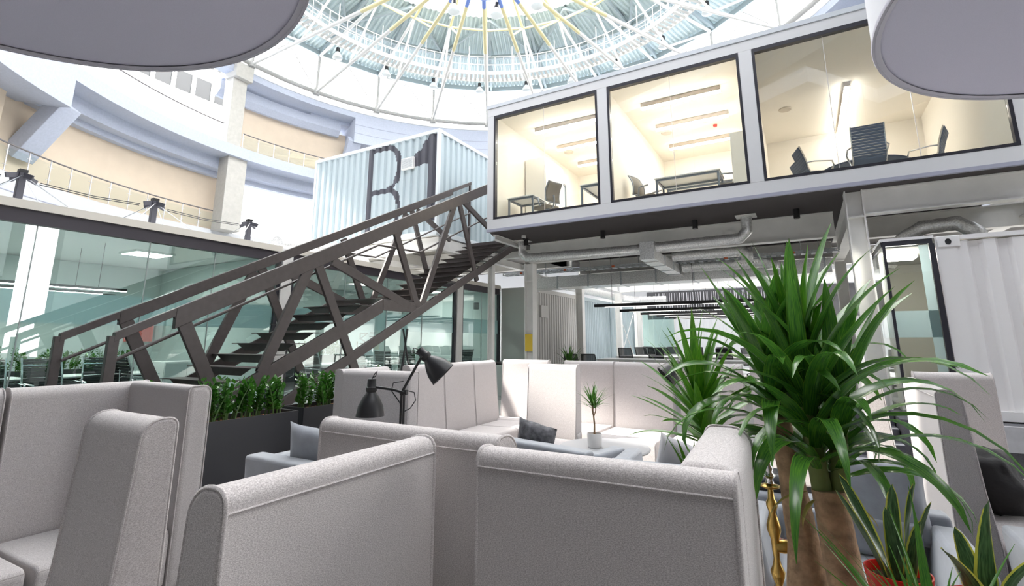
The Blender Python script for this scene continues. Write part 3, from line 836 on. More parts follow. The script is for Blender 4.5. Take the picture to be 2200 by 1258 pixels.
# meeting room behind the right window
def ribbed_chair(name, label, loc, rz, cloth, group=None, swivel=True):
    """slim high-back conference chair, chrome side frames; faces local -Y"""
    t = thing(name, label, 'chair', loc, rz, group)
    prof = [(-0.24, 0.46), (-0.10, 0.43), (0.10, 0.42), (0.20, 0.46), (0.25, 0.58), (0.27, 0.72), (0.31, 0.86), (0.36, 1.00), (0.37, 1.03)]
    st = MB()
    for i in range(3):
        st.prism([(prof[i][0], prof[i][1]), (prof[i+1][0], prof[i+1][1]), (prof[i+1][0], prof[i+1][1]+0.025), (prof[i][0], prof[i][1]+0.025)], 'x', -0.23, 0.23)
    st.build('seat', cloth, t, bevel=0.006)
    bk = MB()
    for i in range(3, 8):
        (y0, z0), (y1, z1) = prof[i], prof[i+1]
        k = 3 if z1-z0 > 0.05 else 1
        for j in range(k):
            p0 = (y0+(y1-y0)*j/k, z0+(z1-z0)*j/k); p1 = (y0+(y1-y0)*(j+1)/k, z0+(z1-z0)*(j+1)/k-0.006)
            bk.prism([p0, p1, (p1[0]+0.022, p1[1]), (p0[0]+0.022, p0[1])], 'x', -0.23, 0.23)
    bk.build('backrest', cloth, t, bevel=0.005)
    for s_ in (-1, 1):
        MB().tube([(s_*0.24, y, z+0.01) for y, z in prof], 0.014, 6).build('side_frame', CHROME, t, smooth=60)
        MB().tube([(s_*0.245, 0.27, 0.70), (s_*0.30, 0.16, 0.70), (s_*0.30, -0.14, 0.68), (s_*0.27, -0.17, 0.60), (s_*0.245, -0.10, 0.45)], 0.014, 6).build('armrest', CHROME, t, smooth=60)
    MB().tube([(-0.24, 0.335, 0.93), (0.24, 0.335, 0.93)], 0.01, 6).build('cross_bar', CHROME, t, smooth=60)
    if swivel:
        MB().tube([(0, 0, 0.08), (0, 0, 0.42)], 0.025, 8).build('stem', CHROME, t, smooth=60)
        bs = MB()
        for k in range(5):
            a = 2*PI*k/5+0.3; bs.tube([(0, 0, 0.11), (0.30*math.cos(a), 0.30*math.sin(a), 0.06)], [0.025, 0.016], 6)
            bs.lathe([(0, -0.03), (0.025, -0.03), (0.025, 0.03), (0, 0.03)], 8, (0.30*math.cos(a), 0.30*math.sin(a), 0.03))
        bs.build('star_base', CHROME, t, smooth=40)
    return t
tb = thing('meeting_table', 'dark oval meeting table behind the right window of the upper box', 'table', (1.35, 11.7, FZ))
MB().lathe([(0.0, 0.70), (0.74, 0.70), (0.76, 0.72), (0.74, 0.735), (0.0, 0.735)], 32).build('top', BLUEC, tb)
MB().lathe([(0.3, 0.0), (0.3, 0.02), (0.06, 0.05), (0.05, 0.70)], 20).build('pedestal', ALU, tb, smooth=40)
rc0 = ribbed_chair('conference_chair', 'blue-grey high-back chair seen from behind in the right window', (1.28, 10.45, FZ), PI, BLUEC, None)
dup(rc0, (0.55, 10.95, FZ), PI/2+0.25, 'blue-grey conference chair at left edge of the group in the right window')
dup(rc0, (0.50, 11.75, FZ), PI/2+0.3, 'blue-grey conference chair half hidden behind the leftmost one')
dup(rc0, (2.15, 11.1, FZ), -PI/2-0.3, 'blue-grey conference chair at the right of the group, seen from the side')
dup(rc0, (1.75, 12.75, FZ), 0.1, 'blue-grey conference chair on the far side of the meeting table')
gl = thing('glass_door', 'dark framed glass door in the wall of the left window room', 'door', (-6.0, 13.2, FZ))
dfr = MB(); dfr.box(-0.03, 0.03, -0.5, -0.44, 0, 2.1); dfr.box(-0.03, 0.03, 0.44, 0.5, 0, 2.1); dfr.box(-0.03, 0.03, -0.44, 0.44, 2.04, 2.1)
dfr.build('frame', DLEG, gl)
MB().box(-0.008, 0.008, -0.44, 0.44, 0.0, 2.04).build('pane', mat('milky_pane', (0.55, 0.66, 0.72), 0.1), gl)

# downlights, camera under the box
for i, (x, y) in enumerate(((-5.75, 10.65), (-3.79, 10.72), (-1.77, 10.72), (0.085, 10.75))):
    t = thing('downlight', ORD[i] + ' black cylinder downlight from the left under the upper office box', 'light', (x, y, Z0-0.02), 0, 'downlights under the box')
    MB().lathe([(0.0, -0.17), (0.045, -0.17), (0.055, -0.18), (0.055, 0.0), (0.0, 0.0)], 18).build('can', BLK, t, smooth=40)
    MB().lathe([(0.0, -0.172), (0.043, -0.172), (0.0, -0.168)], 18).build('lens', mat('dim_lens', (0.5, 0.5, 0.48), 0.3), t)
t = thing('security_camera', 'small white dome security camera under the left end of the upper box', 'camera', (-5.62, 10.3, Z0-0.02))
MB().lathe([(0.0, 0), (0.055, 0), (0.055, -0.06), (0.05, -0.065), (0, -0.065)], 18).build('housing', WST, t, smooth=40)
MB().lathe([(0.04, -0.06), (0.035, -0.085), (0.02, -0.1), (0, -0.105)], 16).build('dome', BLK, t, smooth=60)
# ================================================================== STAIR
SX0, SX1 = -7.9, -6.5
S = 0.505
st = thing('steel_staircase', 'black steel truss staircase rising from the lounge to the upper offices', 'staircase', (-7.2, 6.5, 0))
inv = Matrix.Translation(-Vector(st.location))
def zr(y): return 2.0575 + S*(y-3.275)          # top of handrail beam
def zA(y): return 1.807 + S*(y-5.5)             # lower flight stringer, top edge
def zB(y): return 2.60 + S*(y-8.2)              # upper flight stringer
for x, side in ((SX1, 'near'), (SX0, 'far')):
    tp = 0.05
    def bar(mb, y0, z0, y1, z1, h, w_=0.07):
        """bar in the plane x with vertical cut ends"""
        mb.prism([(y0, z0), (y1, z1), (y1, z1-h), (y0, z0-h)], 'x', x-w_/2, x+w_/2); return mb
    bar(MB(), 3.2, zr(3.2), 10.45, zr(10.45), 0.25 if side == 'near' else 0.18).xf(inv).build('top_rail', STEEL, st, bevel=0.006)
    bar(MB(), 10.452, zr(10.45), 11.3, zr(11.3), 0.10).xf(inv).build('end_rail', STEEL, st, bevel=0.004)
    bar(MB(), 2.61, zr(2.61), 3.198, zr(3.2), 0.10).xf(inv).build('start_rail', STEEL, st, bevel=0.004)
    MB().beam((x, 2.61, 0), (x, 2.61, zr(2.61)-0.035), 0.066, 0.10, up=(0,1,0)).xf(inv).build('bottom_post', STEEL, st, bevel=0.004)
    MB().beam((x, 11.27, 4.2), (x, 11.27, zr(11.27)-0.1), 0.05, 0.06, up=(0,1,0)).xf(inv).build('top_post', STEEL, st, bevel=0.004)
    bar(MB(), 1.95, zA(1.95), 6.62, zA(6.62), 0.24, 0.05).xf(inv).build('lower_stringer', STEEL, st, bevel=0.004)
    bar(MB(), 3.2, zB(3.2)-0.02, 11.3, zB(11.3)-0.02, 0.17, 0.06).xf(inv).build('upper_stringer', STEEL, st, bevel=0.004)
    bar(MB(), 6.62, 2.37, 7.72, 2.37, 0.2, 0.05).xf(inv).build('landing_edge', STEEL, st, bevel=0.004)
    for (y0, z0, y1, z1, w_) in ((3.22, 2.02, 4.02, 0.50, .16), (5.04, 2.78, 4.38, 1.20, .16), (5.16, 2.84, 6.09, 1.12, .15), (5.45, 2.90, 7.50, 2.22, .15),
                                 (6.86, 3.66, 7.56, 2.28, .14), (8.68, 4.60, 7.69, 2.33, .14), (8.87, 4.70, 9.62, 3.00, .13), (9.05, 4.76, 10.4, 4.25, .13)):
        MB().beam((x, y0, z0), (x, y1, z1), 0.052, w_, up=(0, 1, 0.4)).xf(inv).build('diagonal', STEEL, st, bevel=0.004)
    xr = x - 0.09 if x == SX1 else x + 0.09
    MB().tube([(xr, 2.64, 1.40), (xr, 6.54, 3.35), (xr, 7.68, 3.39), (xr, 11.2, 5.17)], 0.02, 8).xf(inv).build('handrail', STEEL, st, smooth=60)
# treads: plate with a bent-down tapered apron
i = 0
def tread(y, z):
    mb = MB(); xa, xb = SX0-0.02, SX1+0.02
    mb.box(xa, xb, y-0.02, y+0.27, z-0.012, z)
    # apron trapezoid below, set back from the nose
    n = len(mb.v)
    for yy in (y+0.06, y+0.07):
        mb.v += [(xa+0.02, yy, z-0.012), (xb-0.02, yy, z-0.012), (xb-0.24, yy, z-0.115), (xa+0.24, yy, z-0.115)]
    for q in ((0,1,2,3),(7,6,5,4),(0,4,5,1),(1,5,6,2),(2,6,7,3),(3,7,4,0)): mb.face([n+k for k in q])
    mb.xf(inv).build('tread', STEEL, st)
for k in range(1, 15):
    z = 0.16*k; tread(5.5 + (z-0.06-1.807)/S - 0.16, z)
MB().box(SX0, SX1, 6.62, 7.72, 2.385, 2.40).xf(inv).build('landing', STEEL, st)
for k in range(16, 27):
    z = 0.16*k; tread(8.2 + (z-0.06-2.60)/S - 0.16, z)

# ================================================================== GLASS OFFICES ALONG THE LEFT
GX = -8.6; GT = 3.28
struct(MB().box(-15.9, GX-0.02, 0.4, 14.2, GT-0.02, GT+0.12).build('ceiling_office', WALLW))
struct(MB().box(-13.1, -13.0, 0.4, 14.1, 0.005, GT-0.03).build('wall_office_back', mat('mint_wall', (0.58, 0.64, 0.63), 0.8)))
OF = 0.35
struct(MB().box(-13.0, GX-0.07, 0.43, 14.08, 0.002, OF).build('floor_office', mat('office_floor', (0.42, 0.43, 0.43), 0.3)))
struct(MB().box(-13.0, GX-0.05, 6.0, 6.1, 0.005, GT-0.03).build('wall_office_divider', mat('mint_wall', (0.58, 0.64, 0.63), 0.8)))
struct(MB().box(-13.0, GX-0.06, 14.1, 14.25, 0.005, GT-0.03).build('wall_office_end', mat('mint_wall', (0.58, 0.64, 0.63), 0.8)))
struct(MB().box(-13.0, GX-0.06, 0.3, 0.42, 0.005, GT-0.03).build('wall_office_near', mat('mint_wall', (0.58, 0.64, 0.63), 0.8)))
def glass_wall(label, y0, y1, ys, frost=True):
    t = thing('glass_partition', label, 'glass wall', (GX, (y0+y1)/2, 0))
    inv = Matrix.Translation(-Vector(t.location))
    MB().box(GX-0.05, GX+0.05, y0, y1, GT-0.16, GT+0.02).xf(inv).build('fascia', mat('dark_plum_fascia', (0.045, 0.038, 0.05), 0.5), t)
    MB().box(GX-0.03, GX+0.09, y0, y1, GT+0.02, GT+0.13).xf(inv).build('gutter', mat('cream_gutter', (0.78, 0.74, 0.66), 0.5), t)
    MB().box(GX-0.03, GX+0.03, y0, y1, 0.0, 0.08).xf(inv).build('bottom_rail', WINB, t)
    ys = [y0] + list(ys) + [y1]
    for a, b in zip(ys[:-1], ys[1:]):
        p = MB().box(GX-0.006, GX+0.006, a+0.004, b-0.004, 0.08, GT-0.16).xf(inv).build('glass_pane', GLG, t)
        MB().box(GX-0.010, GX-0.007, a+0.004, b-0.004, 1.86, 2.28).xf(inv).build('frosted_band', FROST, p)
        if b != y1: MB().box(GX-0.012, GX+0.012, b-0.006, b+0.006, 0.08, GT-0.16).xf(inv).build('joint', mat('joint_grey', (0.35, 0.40, 0.40), 0.3), p)
    for y in (y0, y1): MB().box(GX-0.045, GX+0.045, y-0.035, y+0.035, 0.0, GT-0.16).xf(inv).build('mullion', WINB, t)
    return t
glass_wall('long green-tinted glass office wall left of the staircase', 0.5, 5.95, (1.1, 2.42, 3.75, 4.75))
glass_wall('green-tinted glass wall of the meeting room seen through the stair', 6.25, 11.6, (7.6, 8.9, 10.2))
glass_wall('last glass wall section, left of the plain grey end wall', 11.95, 14.0, (13.0,))
for i, (y0, y1) in enumerate(((5.99, 6.21), (11.64, 11.91))):
    struct(MB().box(GX-0.06, GX+0.08, y0, y1, 0, GT-0.02).build('trim_%d' % (27+i), WST))
struct(MB().box(-8.55, -7.55, 14.1, 14.25, 0, GT+0.05).build('wall_end', WGREY))
# cable masts on the office roof
def mast(y, label):
    t = thing('cable_mast', label, 'mast', (-8.95, y, GT+0.123), 0, 'cable masts on the glass office roof')
    MB().box(-0.04, 0.04, -0.04, 0.04, 0, 0.46).build('post', mat('mast_paint', (0.10, 0.10, 0.12), 0.5), t, bevel=0.006)
    hd = MB()
    for a in (0, 90, 180, 270):
        a = math.radians(a+20); hd.beam((0.03*math.cos(a), 0.03*math.sin(a), 0.42), (0.19*math.cos(a), 0.19*math.sin(a), 0.37), 0.02, 0.07)
    hd.build('arms', MATS['mast_paint'], t, bevel=0.004)
    MB().box(-0.045, 0.045, -0.045, 0.045, 0.455, 0.50).build('cap', BLK, t)
    cb = MB()
    for dx, dy in ((0.55, 0.5), (-0.5, 0.55), (0.55, -0.5), (-0.5, -0.55)): cb.tube([(0.03, 0, 0.42), (dx*0.8, dy*0.8, 0.012)], 0.006, 5)
    cb.build('stay_cables', ALU, t)
    return t
m0 = mast(2.265, 'leftmost steel cable mast on the glass office roof')
dup(m0, (-8.95, 3.88, GT+0.123), 0, 'middle steel cable mast on the glass office roof')
dup(m0, (-8.95, 5.5, GT+0.123), 0, 'right cable mast on the office roof, against the bright window')
for i, (a, b) in enumerate(((0.6, 2.265), (2.265, 3.88), (3.88, 5.5))):
    t = MB().tube([(-8.95, a+0.2, GT+0.49), (-8.95, (a+b)/2, GT+0.46), (-8.95, b-0.2, GT+0.49)], 0.007, 5).tube([(-8.98, a+0.2, GT+0.47), (-8.98, (a+b)/2, GT+0.44), (-8.98, b-0.2, GT+0.47)], 0.007, 5)
    tag(t.build('tension_cable', BLK), ['pair of tension cables left of the leftmost mast', 'pair of tension cables between left and middle masts', 'pair of tension cables between middle and right masts'][i], 'cable', 'cables between the masts')
# inside the first office: pendant lights, desks, chairs, planters
for k in range(2):
    t = thing('pendant_light', ['long slim pendant light behind the left glass, nearer one', 'long slim pendant light behind the left glass, farther one'][k], 'light', (-10.0-0.9*k, 2.6, 2.45), 0, 'pendant lights in the left office')
    MB().box(-0.03, 0.03, -1.7, 1.5, 0.01, 0.05).build('housing', BLK, t)
    MB().box(-0.025, 0.025, -1.7, 1.5, 0, 0.01).build('diffuser', LITN, t)
    for y in (-1.3, 1.1): MB().tube([(0, y, 0.05), (0, y, 0.79)], 0.005, 5).build('cord', BLK, t)
PN = ['added square fill panel in the left office ceiling, nearer', 'added square fill panel in the left office ceiling, farther',
      'added ceiling fill panel of the meeting room, left', 'added ceiling fill panel of the meeting room, right', 'added ceiling fill panel behind the last glass section']
for k, (x, y) in enumerate(((-11.0, 2.0), (-10.6, 4.6), (-10.8, 7.6), (-10.8, 10.2), (-10.6, 13.0))):  # glowing panels added to brighten the rooms behind the glass
    t = thing('fill_panel', PN[k], 'light', (x, y, GT-0.05), 0, 'added fill panels in the glass offices')
    MB().box(-0.3, 0.3, -0.3, 0.3, 0.0, 0.03).build('diffuser', LITN, t)
    fr_ = MB(); fr_.box(-0.33, 0.33, -0.33, -0.3, -0.01, 0.03); fr_.box(-0.33, 0.33, 0.3, 0.33, -0.01, 0.03); fr_.box(-0.33, -0.3, -0.3, 0.3, -0.01, 0.03); fr_.box(0.3, 0.33, -0.3, 0.3, -0.01, 0.03)
    fr_.build('frame', WST, t)
for k, y in enumerate((2.3, 4.0)):
    desk('desk', ['white desk behind the glass at the left picture edge', 'white desk behind the glass by the stair foot'][k], -10.3, y, OF, 0.8, 1.5, 0, DESKW, BLK, 'desks in the left office')
lc0 = ribbed_chair('conference_chair', 'black ribbed chair with chrome arms behind glass, left of the stair posts', (-9.4, 3.13, OF), PI/2+0.15, LEATH)
dup(lc0, (-9.45, 2.5, OF), PI/2+0.1, 'black ribbed chair behind the glass at the far left edge')
dup(lc0, (-9.4, 3.78, OF), PI/2-0.1, 'black ribbed chair behind glass between the two stair posts')
dup(lc0, (-9.5, 4.35, OF), PI/2+1.5, 'black ribbed chair turned sideways behind the second stair post')
# low cabinet and dark screen by the stair
cabinet('cabinet', 'low white office cabinet behind the glass beside the stair', -10.9, -10.3, 5.0, 5.8, OF, 1.25, DESKW)
t = tag(MB().box(-12.98, -12.9, 2.6, 5.1, 2.46, 2.62).build('wall_screen', mat('dark_screen', (0.04, 0.035, 0.035), 0.2)), 'long dark panel on the back wall of the left office', 'screen')
t = tag(MB().box(-12.98, -12.93, 5.4, 5.95, 1.62, 2.02).build('poster', mat('red_poster', (0.75, 0.16, 0.14), 0.6)), 'red poster on the back wall behind the stair posts', 'poster')
t = tag(MB().box(-12.88, -12.82, 4.06, 4.2, 2.44, 2.58).build('exit_sign', mat('green_sign', (0.05, 0.55, 0.22), 0.5, emit=(0.05, 0.6, 0.25), estr=0.4)), 'small green lit sign on the back wall of the left office', 'sign')
# meeting room seen through the stair
t = thing('meeting_table', 'white topped meeting table behind the glass under the stair', 'table', (-10.0, 8.6, OF))
MB().box(-0.5, 0.5, -1.5, 1.5, 0.72, 0.75).build('top', DESKW, t, bevel=0.004)
for y in (-1.0, 1.0):
    MB().tube([(0, y, 0.02), (0, y, 0.72)], 0.04, 8).build('leg', BLK, t, smooth=60)
    MB().beam((-0.4, y, 0.02), (0.4, y, 0.02), 0.08, 0.03).build('foot', BLK, t)
dup(lc0, (-9.3, 7.75, OF), PI/2+0.2, 'black ribbed chair at the meeting table, left one below the stair')
dup(lc0, (-9.25, 8.95, OF), PI/2-0.1, 'black ribbed chair at the meeting table, just left of the lower stair chord')
dup(lc0, (-9.25, 9.75, OF), PI/2-0.3, 'black ribbed chair at the meeting table, right of the lower stair chord')
dup(lc0, (-9.5, 10.6, OF), 0.5, 'black ribbed chair turned away at the right end of the meeting table')
dup(lc0, (-10.9, 8.3, OF), -PI/2, 'black ribbed chair on the far side of the meeting table')
dup(lc0, (-9.5, 13.2, OF), -1.9, 'blue-black ribbed chair behind the last glass section, left of the grey wall')
t = thing('wall_sign', 'pale blue-grey wall panel with black letters turned on their side', 'sign', (-12.97, 12.3, 0.05))
MB().box(0, 0.02, -0.55, 0.6, 1.1, 2.15).build('panel', mat('blue_grey_panel', (0.50, 0.60, 0.64), 0.6), t)
def letter(pts, y0, z0, sc_, name):
    """strokes given as (u,v) pairs on a 1x1 grid, letter lying on its side"""
    mb = MB()
    for (a, b) in pts:
        mb.beam((0.026, y0+a[1]*sc_, z0+a[0]*sc_), (0.026, y0+b[1]*sc_, z0+b[0]*sc_), 0.012, 0.035, up=(0, 1, 0.3))
    mb.build(name, BLK, t)
letter([((0,0),(1,0)), ((0,1),(1,1))], -0.5, 1.25, 0.32, 'letter')
letter([((1,0),(1,1)), ((1,0),(0.4,0.02)), ((0,0),(0,1)), ((1,1),(0.5,0.1)), ((0.5,0.1),(0,1))], -0.08, 1.5, 0.34, 'letter')
letter([((0.5,0),(0.5,1)), ((0,0),(0,1)), ((1,0),(1,1))], 0.34, 1.6, 0.26, 'letter')
for i, (y, lab) in enumerate(((7.0, 'black wall spotlight in the meeting room, left one'), (11.2, 'grey wall speaker in the meeting room, next to the glass joint'), (13.6, 'grey wall speaker near the top of the last glass section'))):
    MBo = MB().box(-0.09, 0.09, -0.07, 0.07, -0.11, 0.11).build('wall_speaker', mat('grey_plastic', (0.30, 0.30, 0.31), 0.5), bevel=0.03, loc=(-9.2 if i == 2 else -12.7, y, 2.75)); MBo.rotation_euler = (0.3, 0, 0.6)
    tag(MBo, lab, 'speaker', 'wall speakers')

# planters with plants inside the glass offices (built with the lounge planters below)

# ================================================================== STEEL FRAME UNDER THE BOX
def ibeam(name, label, a, b, h=0.42, fw=0.2, t=0.018, group='white steel beams under the box'):
    o = thing(name, label, 'beam', ((a[0]+b[0])/2, (a[1]+b[1])/2, a[2]), 0, group)
    inv = Matrix.Translation(-Vector(o.location))
    mb = MB()
    top = Vector((0, 0, -t/2)); 
    mb.beam(Vector(a)+Vector((0,0,-t/2)), Vector(b)+Vector((0,0,-t/2)), fw, t)
    mb.beam(Vector(a)+Vector((0,0,-h+t/2)), Vector(b)+Vector((0,0,-h+t/2)), fw, t)
    mb.beam(Vector(a)+Vector((0,0,-h/2)), Vector(b)+Vector((0,0,-h/2)), t, h-2*t)
    mb.xf(inv).build('section', WST, o)
    return o
BZ = Z0-0.025
ibeam('steel_beam', 'long white steel beam behind the foil duct under the upper box', (-6.0, 11.35, BZ), (0.70, 11.35, BZ), 0.50)
ibeam('steel_beam', 'white steel beam to the right of the big column, under the box edge', (1.06, 9.95, BZ), (5.2, 9.95, BZ), 0.42)
ibeam('steel_beam', 'white steel cross beam running back from the big column', (0.93, 10.1, BZ), (0.93, 14.9, BZ), 0.50)
ibeam('steel_beam', 'white steel beam right of the column, deeper under the box', (1.05, 12.3, BZ), (6.0, 12.3, BZ), 0.42)
ibeam('steel_beam', 'rear white steel beam far under the upper box', (-6.0, 14.7, BZ), (0.80, 14.7, BZ), 0.42)
ibeam('steel_beam', 'thin white edge beam running back from the left end of the box', (-6.12, 9.8, BZ-0.02), (-6.12, 11.2, BZ-0.02), 0.12, 0.12)
ibeam('steel_beam', 'grey slanting roof beam at the right picture edge beneath the box', (3.9, 9.6, 4.35), (3.5, 15.5, 4.35), 0.5, 0.25)
def column(label, x, y, z1, w_=0.24, rz=0, z0=0.0):
    o = thing('steel_column', label, 'column', (x, y, z0), rz, 'white steel columns')
    mb = MB(); h = z1-z0
    mb.box(-w_/2, -w_/2+0.02, -w_/2, w_/2, 0, h); mb.box(w_/2-0.02, w_/2, -w_/2, w_/2, 0, h); mb.box(-w_/2+0.02, w_/2-0.02, -0.01, 0.01, 0, h)
    mb.build('section', WST, o)
    MB().box(-w_/2+0.02, w_/2-0.02, -w_/2+0.01, w_/2-0.01, h-0.46, h-0.44).build('stiffener', WST, o)
    MB().box(-w_*0.7, w_*0.7, -w_*0.7, w_*0.7, 0, 0.02).build('base_plate', WST, o)
    return o
column('big white steel column at the right, between plant and glass container', 0.93, 9.95, BZ, 0.26)
c1 = column('white steel column with a yellow sticker left of the grey container', -6.0, 11.35, BZ-0.51, 0.24)
st_ = MB().box(-0.105, 0.105, -0.124, -0.1205, 1.38, 1.80).build('sticker', mat('yellow_sticker', (0.75, 0.52, 0.06), 0.5), c1)
column('white steel column right of the first grey container', -6.75, 16.5, 3.7, 0.24)
column('third white steel column along the containers', -7.0, 21.5, 3.7, 0.24)
column('fourth white steel column by the far glass strip', -7.2, 25.4, 3.7, 0.24)
column('slim white post below the landing deck', -7.1, 11.2, 3.97, 0.14)
column('white steel column behind the big one, right of the yucca crown', 0.93, 14.8, BZ-0.52, 0.24)

# ceiling over the open office, dark, with ducts and trays hung from it
struct(MB().box(-15.9, 8, 15.2, 16.4, 4.2, 4.35).build('ceiling_open_office', mat('dark_ceiling', (0.10, 0.095, 0.09), 0.9)))
def duct(name, label, pts, r, group='round foil ducts'):
    o = thing(name, label, 'duct', pts[0], 0, group); inv = Matrix.Translation(-Vector(pts[0]))
    fine = []
    for a, b in zip(pts[:-1], pts[1:]):
        a = Vector(a); b = Vector(b); n = max(2, int((b-a).length/0.06))
        for k in range(n): fine.append(a+(b-a)*k/n)
    fine.append(Vector(pts[-1]))
    R = [r*(1.0+0.05*math.sin(k*1.9)) for k in range(len(fine))]
    MB().tube(fine, R, 14).xf(inv).build('sleeve', FOIL, o, smooth=60)
    return o
def chamfer(pts, d=0.14):
    out = [Vector(pts[0])]
    for a, b, c in zip(pts[:-2], pts[1:-1], pts[2:]):
        a, b, c = Vector(a), Vector(b), Vector(c)
        out += [b+(a-b).normalized()*d, b+(c-b).normalized()*d]
    out.append(Vector(pts[-1])); return [tuple(p) for p in out]
d1 = duct('foil_duct', 'left run of the shiny foil duct, rising to the left end of the box', chamfer([(-5.94, 10.81, 4.08), (-5.94, 10.81, 3.66), (-2.95, 10.81, 3.62)]), 0.105)
d2 = duct('foil_duct', 'right run of the shiny foil duct, rising into the box right of the middle', chamfer([(-2.62, 10.81, 3.63), (-0.80, 10.81, 3.66), (-0.80, 10.81, 4.08)]), 0.105)
for o_, x in ((d1, -5.94), (d2, -0.80)):
    fl = MB().box(-0.19, 0.19, -0.17, 0.17, 0, 0.015).build('flange', WST, o_); fl.location = (x-o_.location[0], 10.81-o_.location[1], 4.085-o_.location[2])
bd = thing('rectangular_duct', 'foil-wrapped box duct running back from the round duct', 'duct', (-2.78, 10.64, 3.5))
MB().box(-0.16, 0.16, 0, 0.35, -0.15, 0.25).box(-0.16, 0.16, 0.35, 3.0, -0.17, 0.06).build('body', FOIL, bd, bevel=0.005)
for y in (0.9, 1.8, 2.6): MB().box(-0.17, 0.17, y, y+0.03, -0.18, 0.07).build('joint', GALV, bd)
duct('foil_duct', 'short foil duct with white grille, right of the box duct', chamfer([(-2.55, 12.1, 3.62), (-0.95, 12.1, 3.62), (-0.95, 12.1, 3.38)], 0.1), 0.13)
duct('foil_duct', 'second short foil duct behind the grille', chamfer([(-2.55, 13.2, 3.50), (-0.5, 13.2, 3.50), (-0.5, 13.2, 3.3)], 0.1), 0.15)
gr = thing('air_grille', 'white air grille at the end of the short foil duct', 'grille', (-0.95, 12.1, 3.33))
gm = MB(); gm.box(-0.22, 0.22, -0.2, -0.17, 0, 0.04); gm.box(-0.22, 0.22, 0.17, 0.2, 0, 0.04)
for k in range(9): gm.box(-0.22+0.05*k, -0.2+0.05*k, -0.17, 0.17, 0, 0.04)
gm.build('louvres', WST, gr)
td = thing('rectangular_duct', 'wide silver duct hung along the front of the open office ceiling', 'duct', (-3.2, 14.0, 3.2))
MB().box(-4.2, 3.9, -0.35, 0.35, 0, 0.34).build('body', FOIL, td, bevel=0.01)
for k in range(9):
    MB().box(-4.1+k*0.98, -4.06+k*0.98, -0.37, 0.37, -0.02, 0.36).build('joint', GALV, td)
for k in range(6):
    MB().tube([(-3.8+1.5*k, 0.3, 0.3), (-3.8+1.5*k, 0.3, 0.88)], 0.01, 5).build('hanger', GALV, td)
ty = thing('cable_tray', 'perforated steel cable tray with orange ties under the box', 'tray', (-3.4, 12.9, 3.55))
tm = MB()
for s in (-0.12, 0.12):
    tm.box(-4.3, 4.2, s-0.004, s+0.004, 0.05, 0.075); tm.box(-4.3, 4.2, s-0.004, s+0.004, 0, 0.02)
    for k in range(86): tm.box(-4.3+0.1*k, -4.26+0.1*k, s-0.004, s+0.004, 0.02, 0.05)
for k in range(43): tm.box(-4.3+0.2*k, -4.2+0.2*k, -0.12, 0.12, 0, 0.006)
tm.build('channel', GALV, ty)
for k in range(6):
    MB().box(-3.7+1.4*k, -3.62+1.4*k, -0.135, -0.125, 0.01, 0.06).build('tie', mat('orange_tie', (0.8, 0.16, 0.05), 0.5), ty)
    MB().tube([(-3.5+1.4*k, 0, 0.05), (-3.5+1.4*k, 0, 0.53)], 0.007, 5).build('hanger', GALV, ty)
# beams and services of the open office ceiling
ibeam('steel_beam', 'white beam above the open office, joined to the second column', (-6.7, 16.5, 4.18), (3.5, 16.5, 4.18), 0.45)
ibeam('steel_beam', 'white beam above the open office, joined to the third column', (-6.9, 21.5, 4.18), (3.5, 21.5, 4.18), 0.45)
ibeam('steel_beam', 'white beam running back above the grey containers', (-6.85, 16.7, 4.18), (-6.95, 21.3, 4.18), 0.45)
duct('foil_duct', 'long foil duct running back above the grey containers', [(-7.42, 14.5, 3.62), (-7.42, 23.3, 3.62), (-6.9, 24.3, 3.6), (-5.6, 24.5, 3.6)], 0.16)

# ================================================================== GREY CONTAINERS ALONG THE LEFT OF THE OPEN OFFICE
PZ = 0.2
PZ2 = 0.38
struct(MB().box(-7.7, 8, 15.3, 16.7, 0.001, PZ).build('floor_platform', LFLOOR))
struct(MB().box(-7.7, 8, 16.7, 31, 0.001, PZ2).build('floor_upper_platform', LFLOOR))
def low_container(label, y0, y1, m, vent=False):
    t = thing('office_container', label, 'container', (-7.62, (y0+y1)/2, 0))
    inv = Matrix.Translation(-Vector(t.location))
    s = corrugated(y1-y0-0.1, 2.95, 0.19, 0.035)
    s.xf(inv @ Matrix.Translation((-7.56, y0+0.05, 0.3)) @ Matrix.Rotation(PI/2, 4, 'Z')).build('side_panel', m, t)
    f = MB(); f.box(-7.66, -7.54, y0+.05, y1-.05, 3.22, 3.36); f.box(-7.66, -7.54, y0+.05, y1-.05, 0.205, 0.32); f.box(-7.66, -7.53, y0, y0+0.06, 0.205, 3.36); f.box(-7.66, -7.53, y1-0.06, y1, 0.205, 3.36)
    f.xf(inv).build('frame', m, t)
    if vent:
        MB().box(-7.60, -7.50, y0+0.6, y0+1.05, 2.4, 2.8).xf(inv).build('vent', CONTG, t)
    return t
low_container('warm grey corrugated container with a small vent, right of the first column', 14.35, 18.2, CONTG, True)
low_container('pale blue-grey corrugated container between second and third column', 18.3, 22.0, CONT)
low_container('far pale blue corrugated container crossed by white bracing', 22.1, 25.6, CONT)
t = thing('cross_bracing', 'white crossed bracing rods before the far container', 'bracing', (-7.3, 23.4, PZ))
for a, b in (((0, -1.6, 0.1), (0, 1.7, 3.1)), ((0.03, 1.7, 0.1), (0.03, -1.6, 3.1))): MB().tube([a, b], 0.02, 6).build('rod', WST, t)
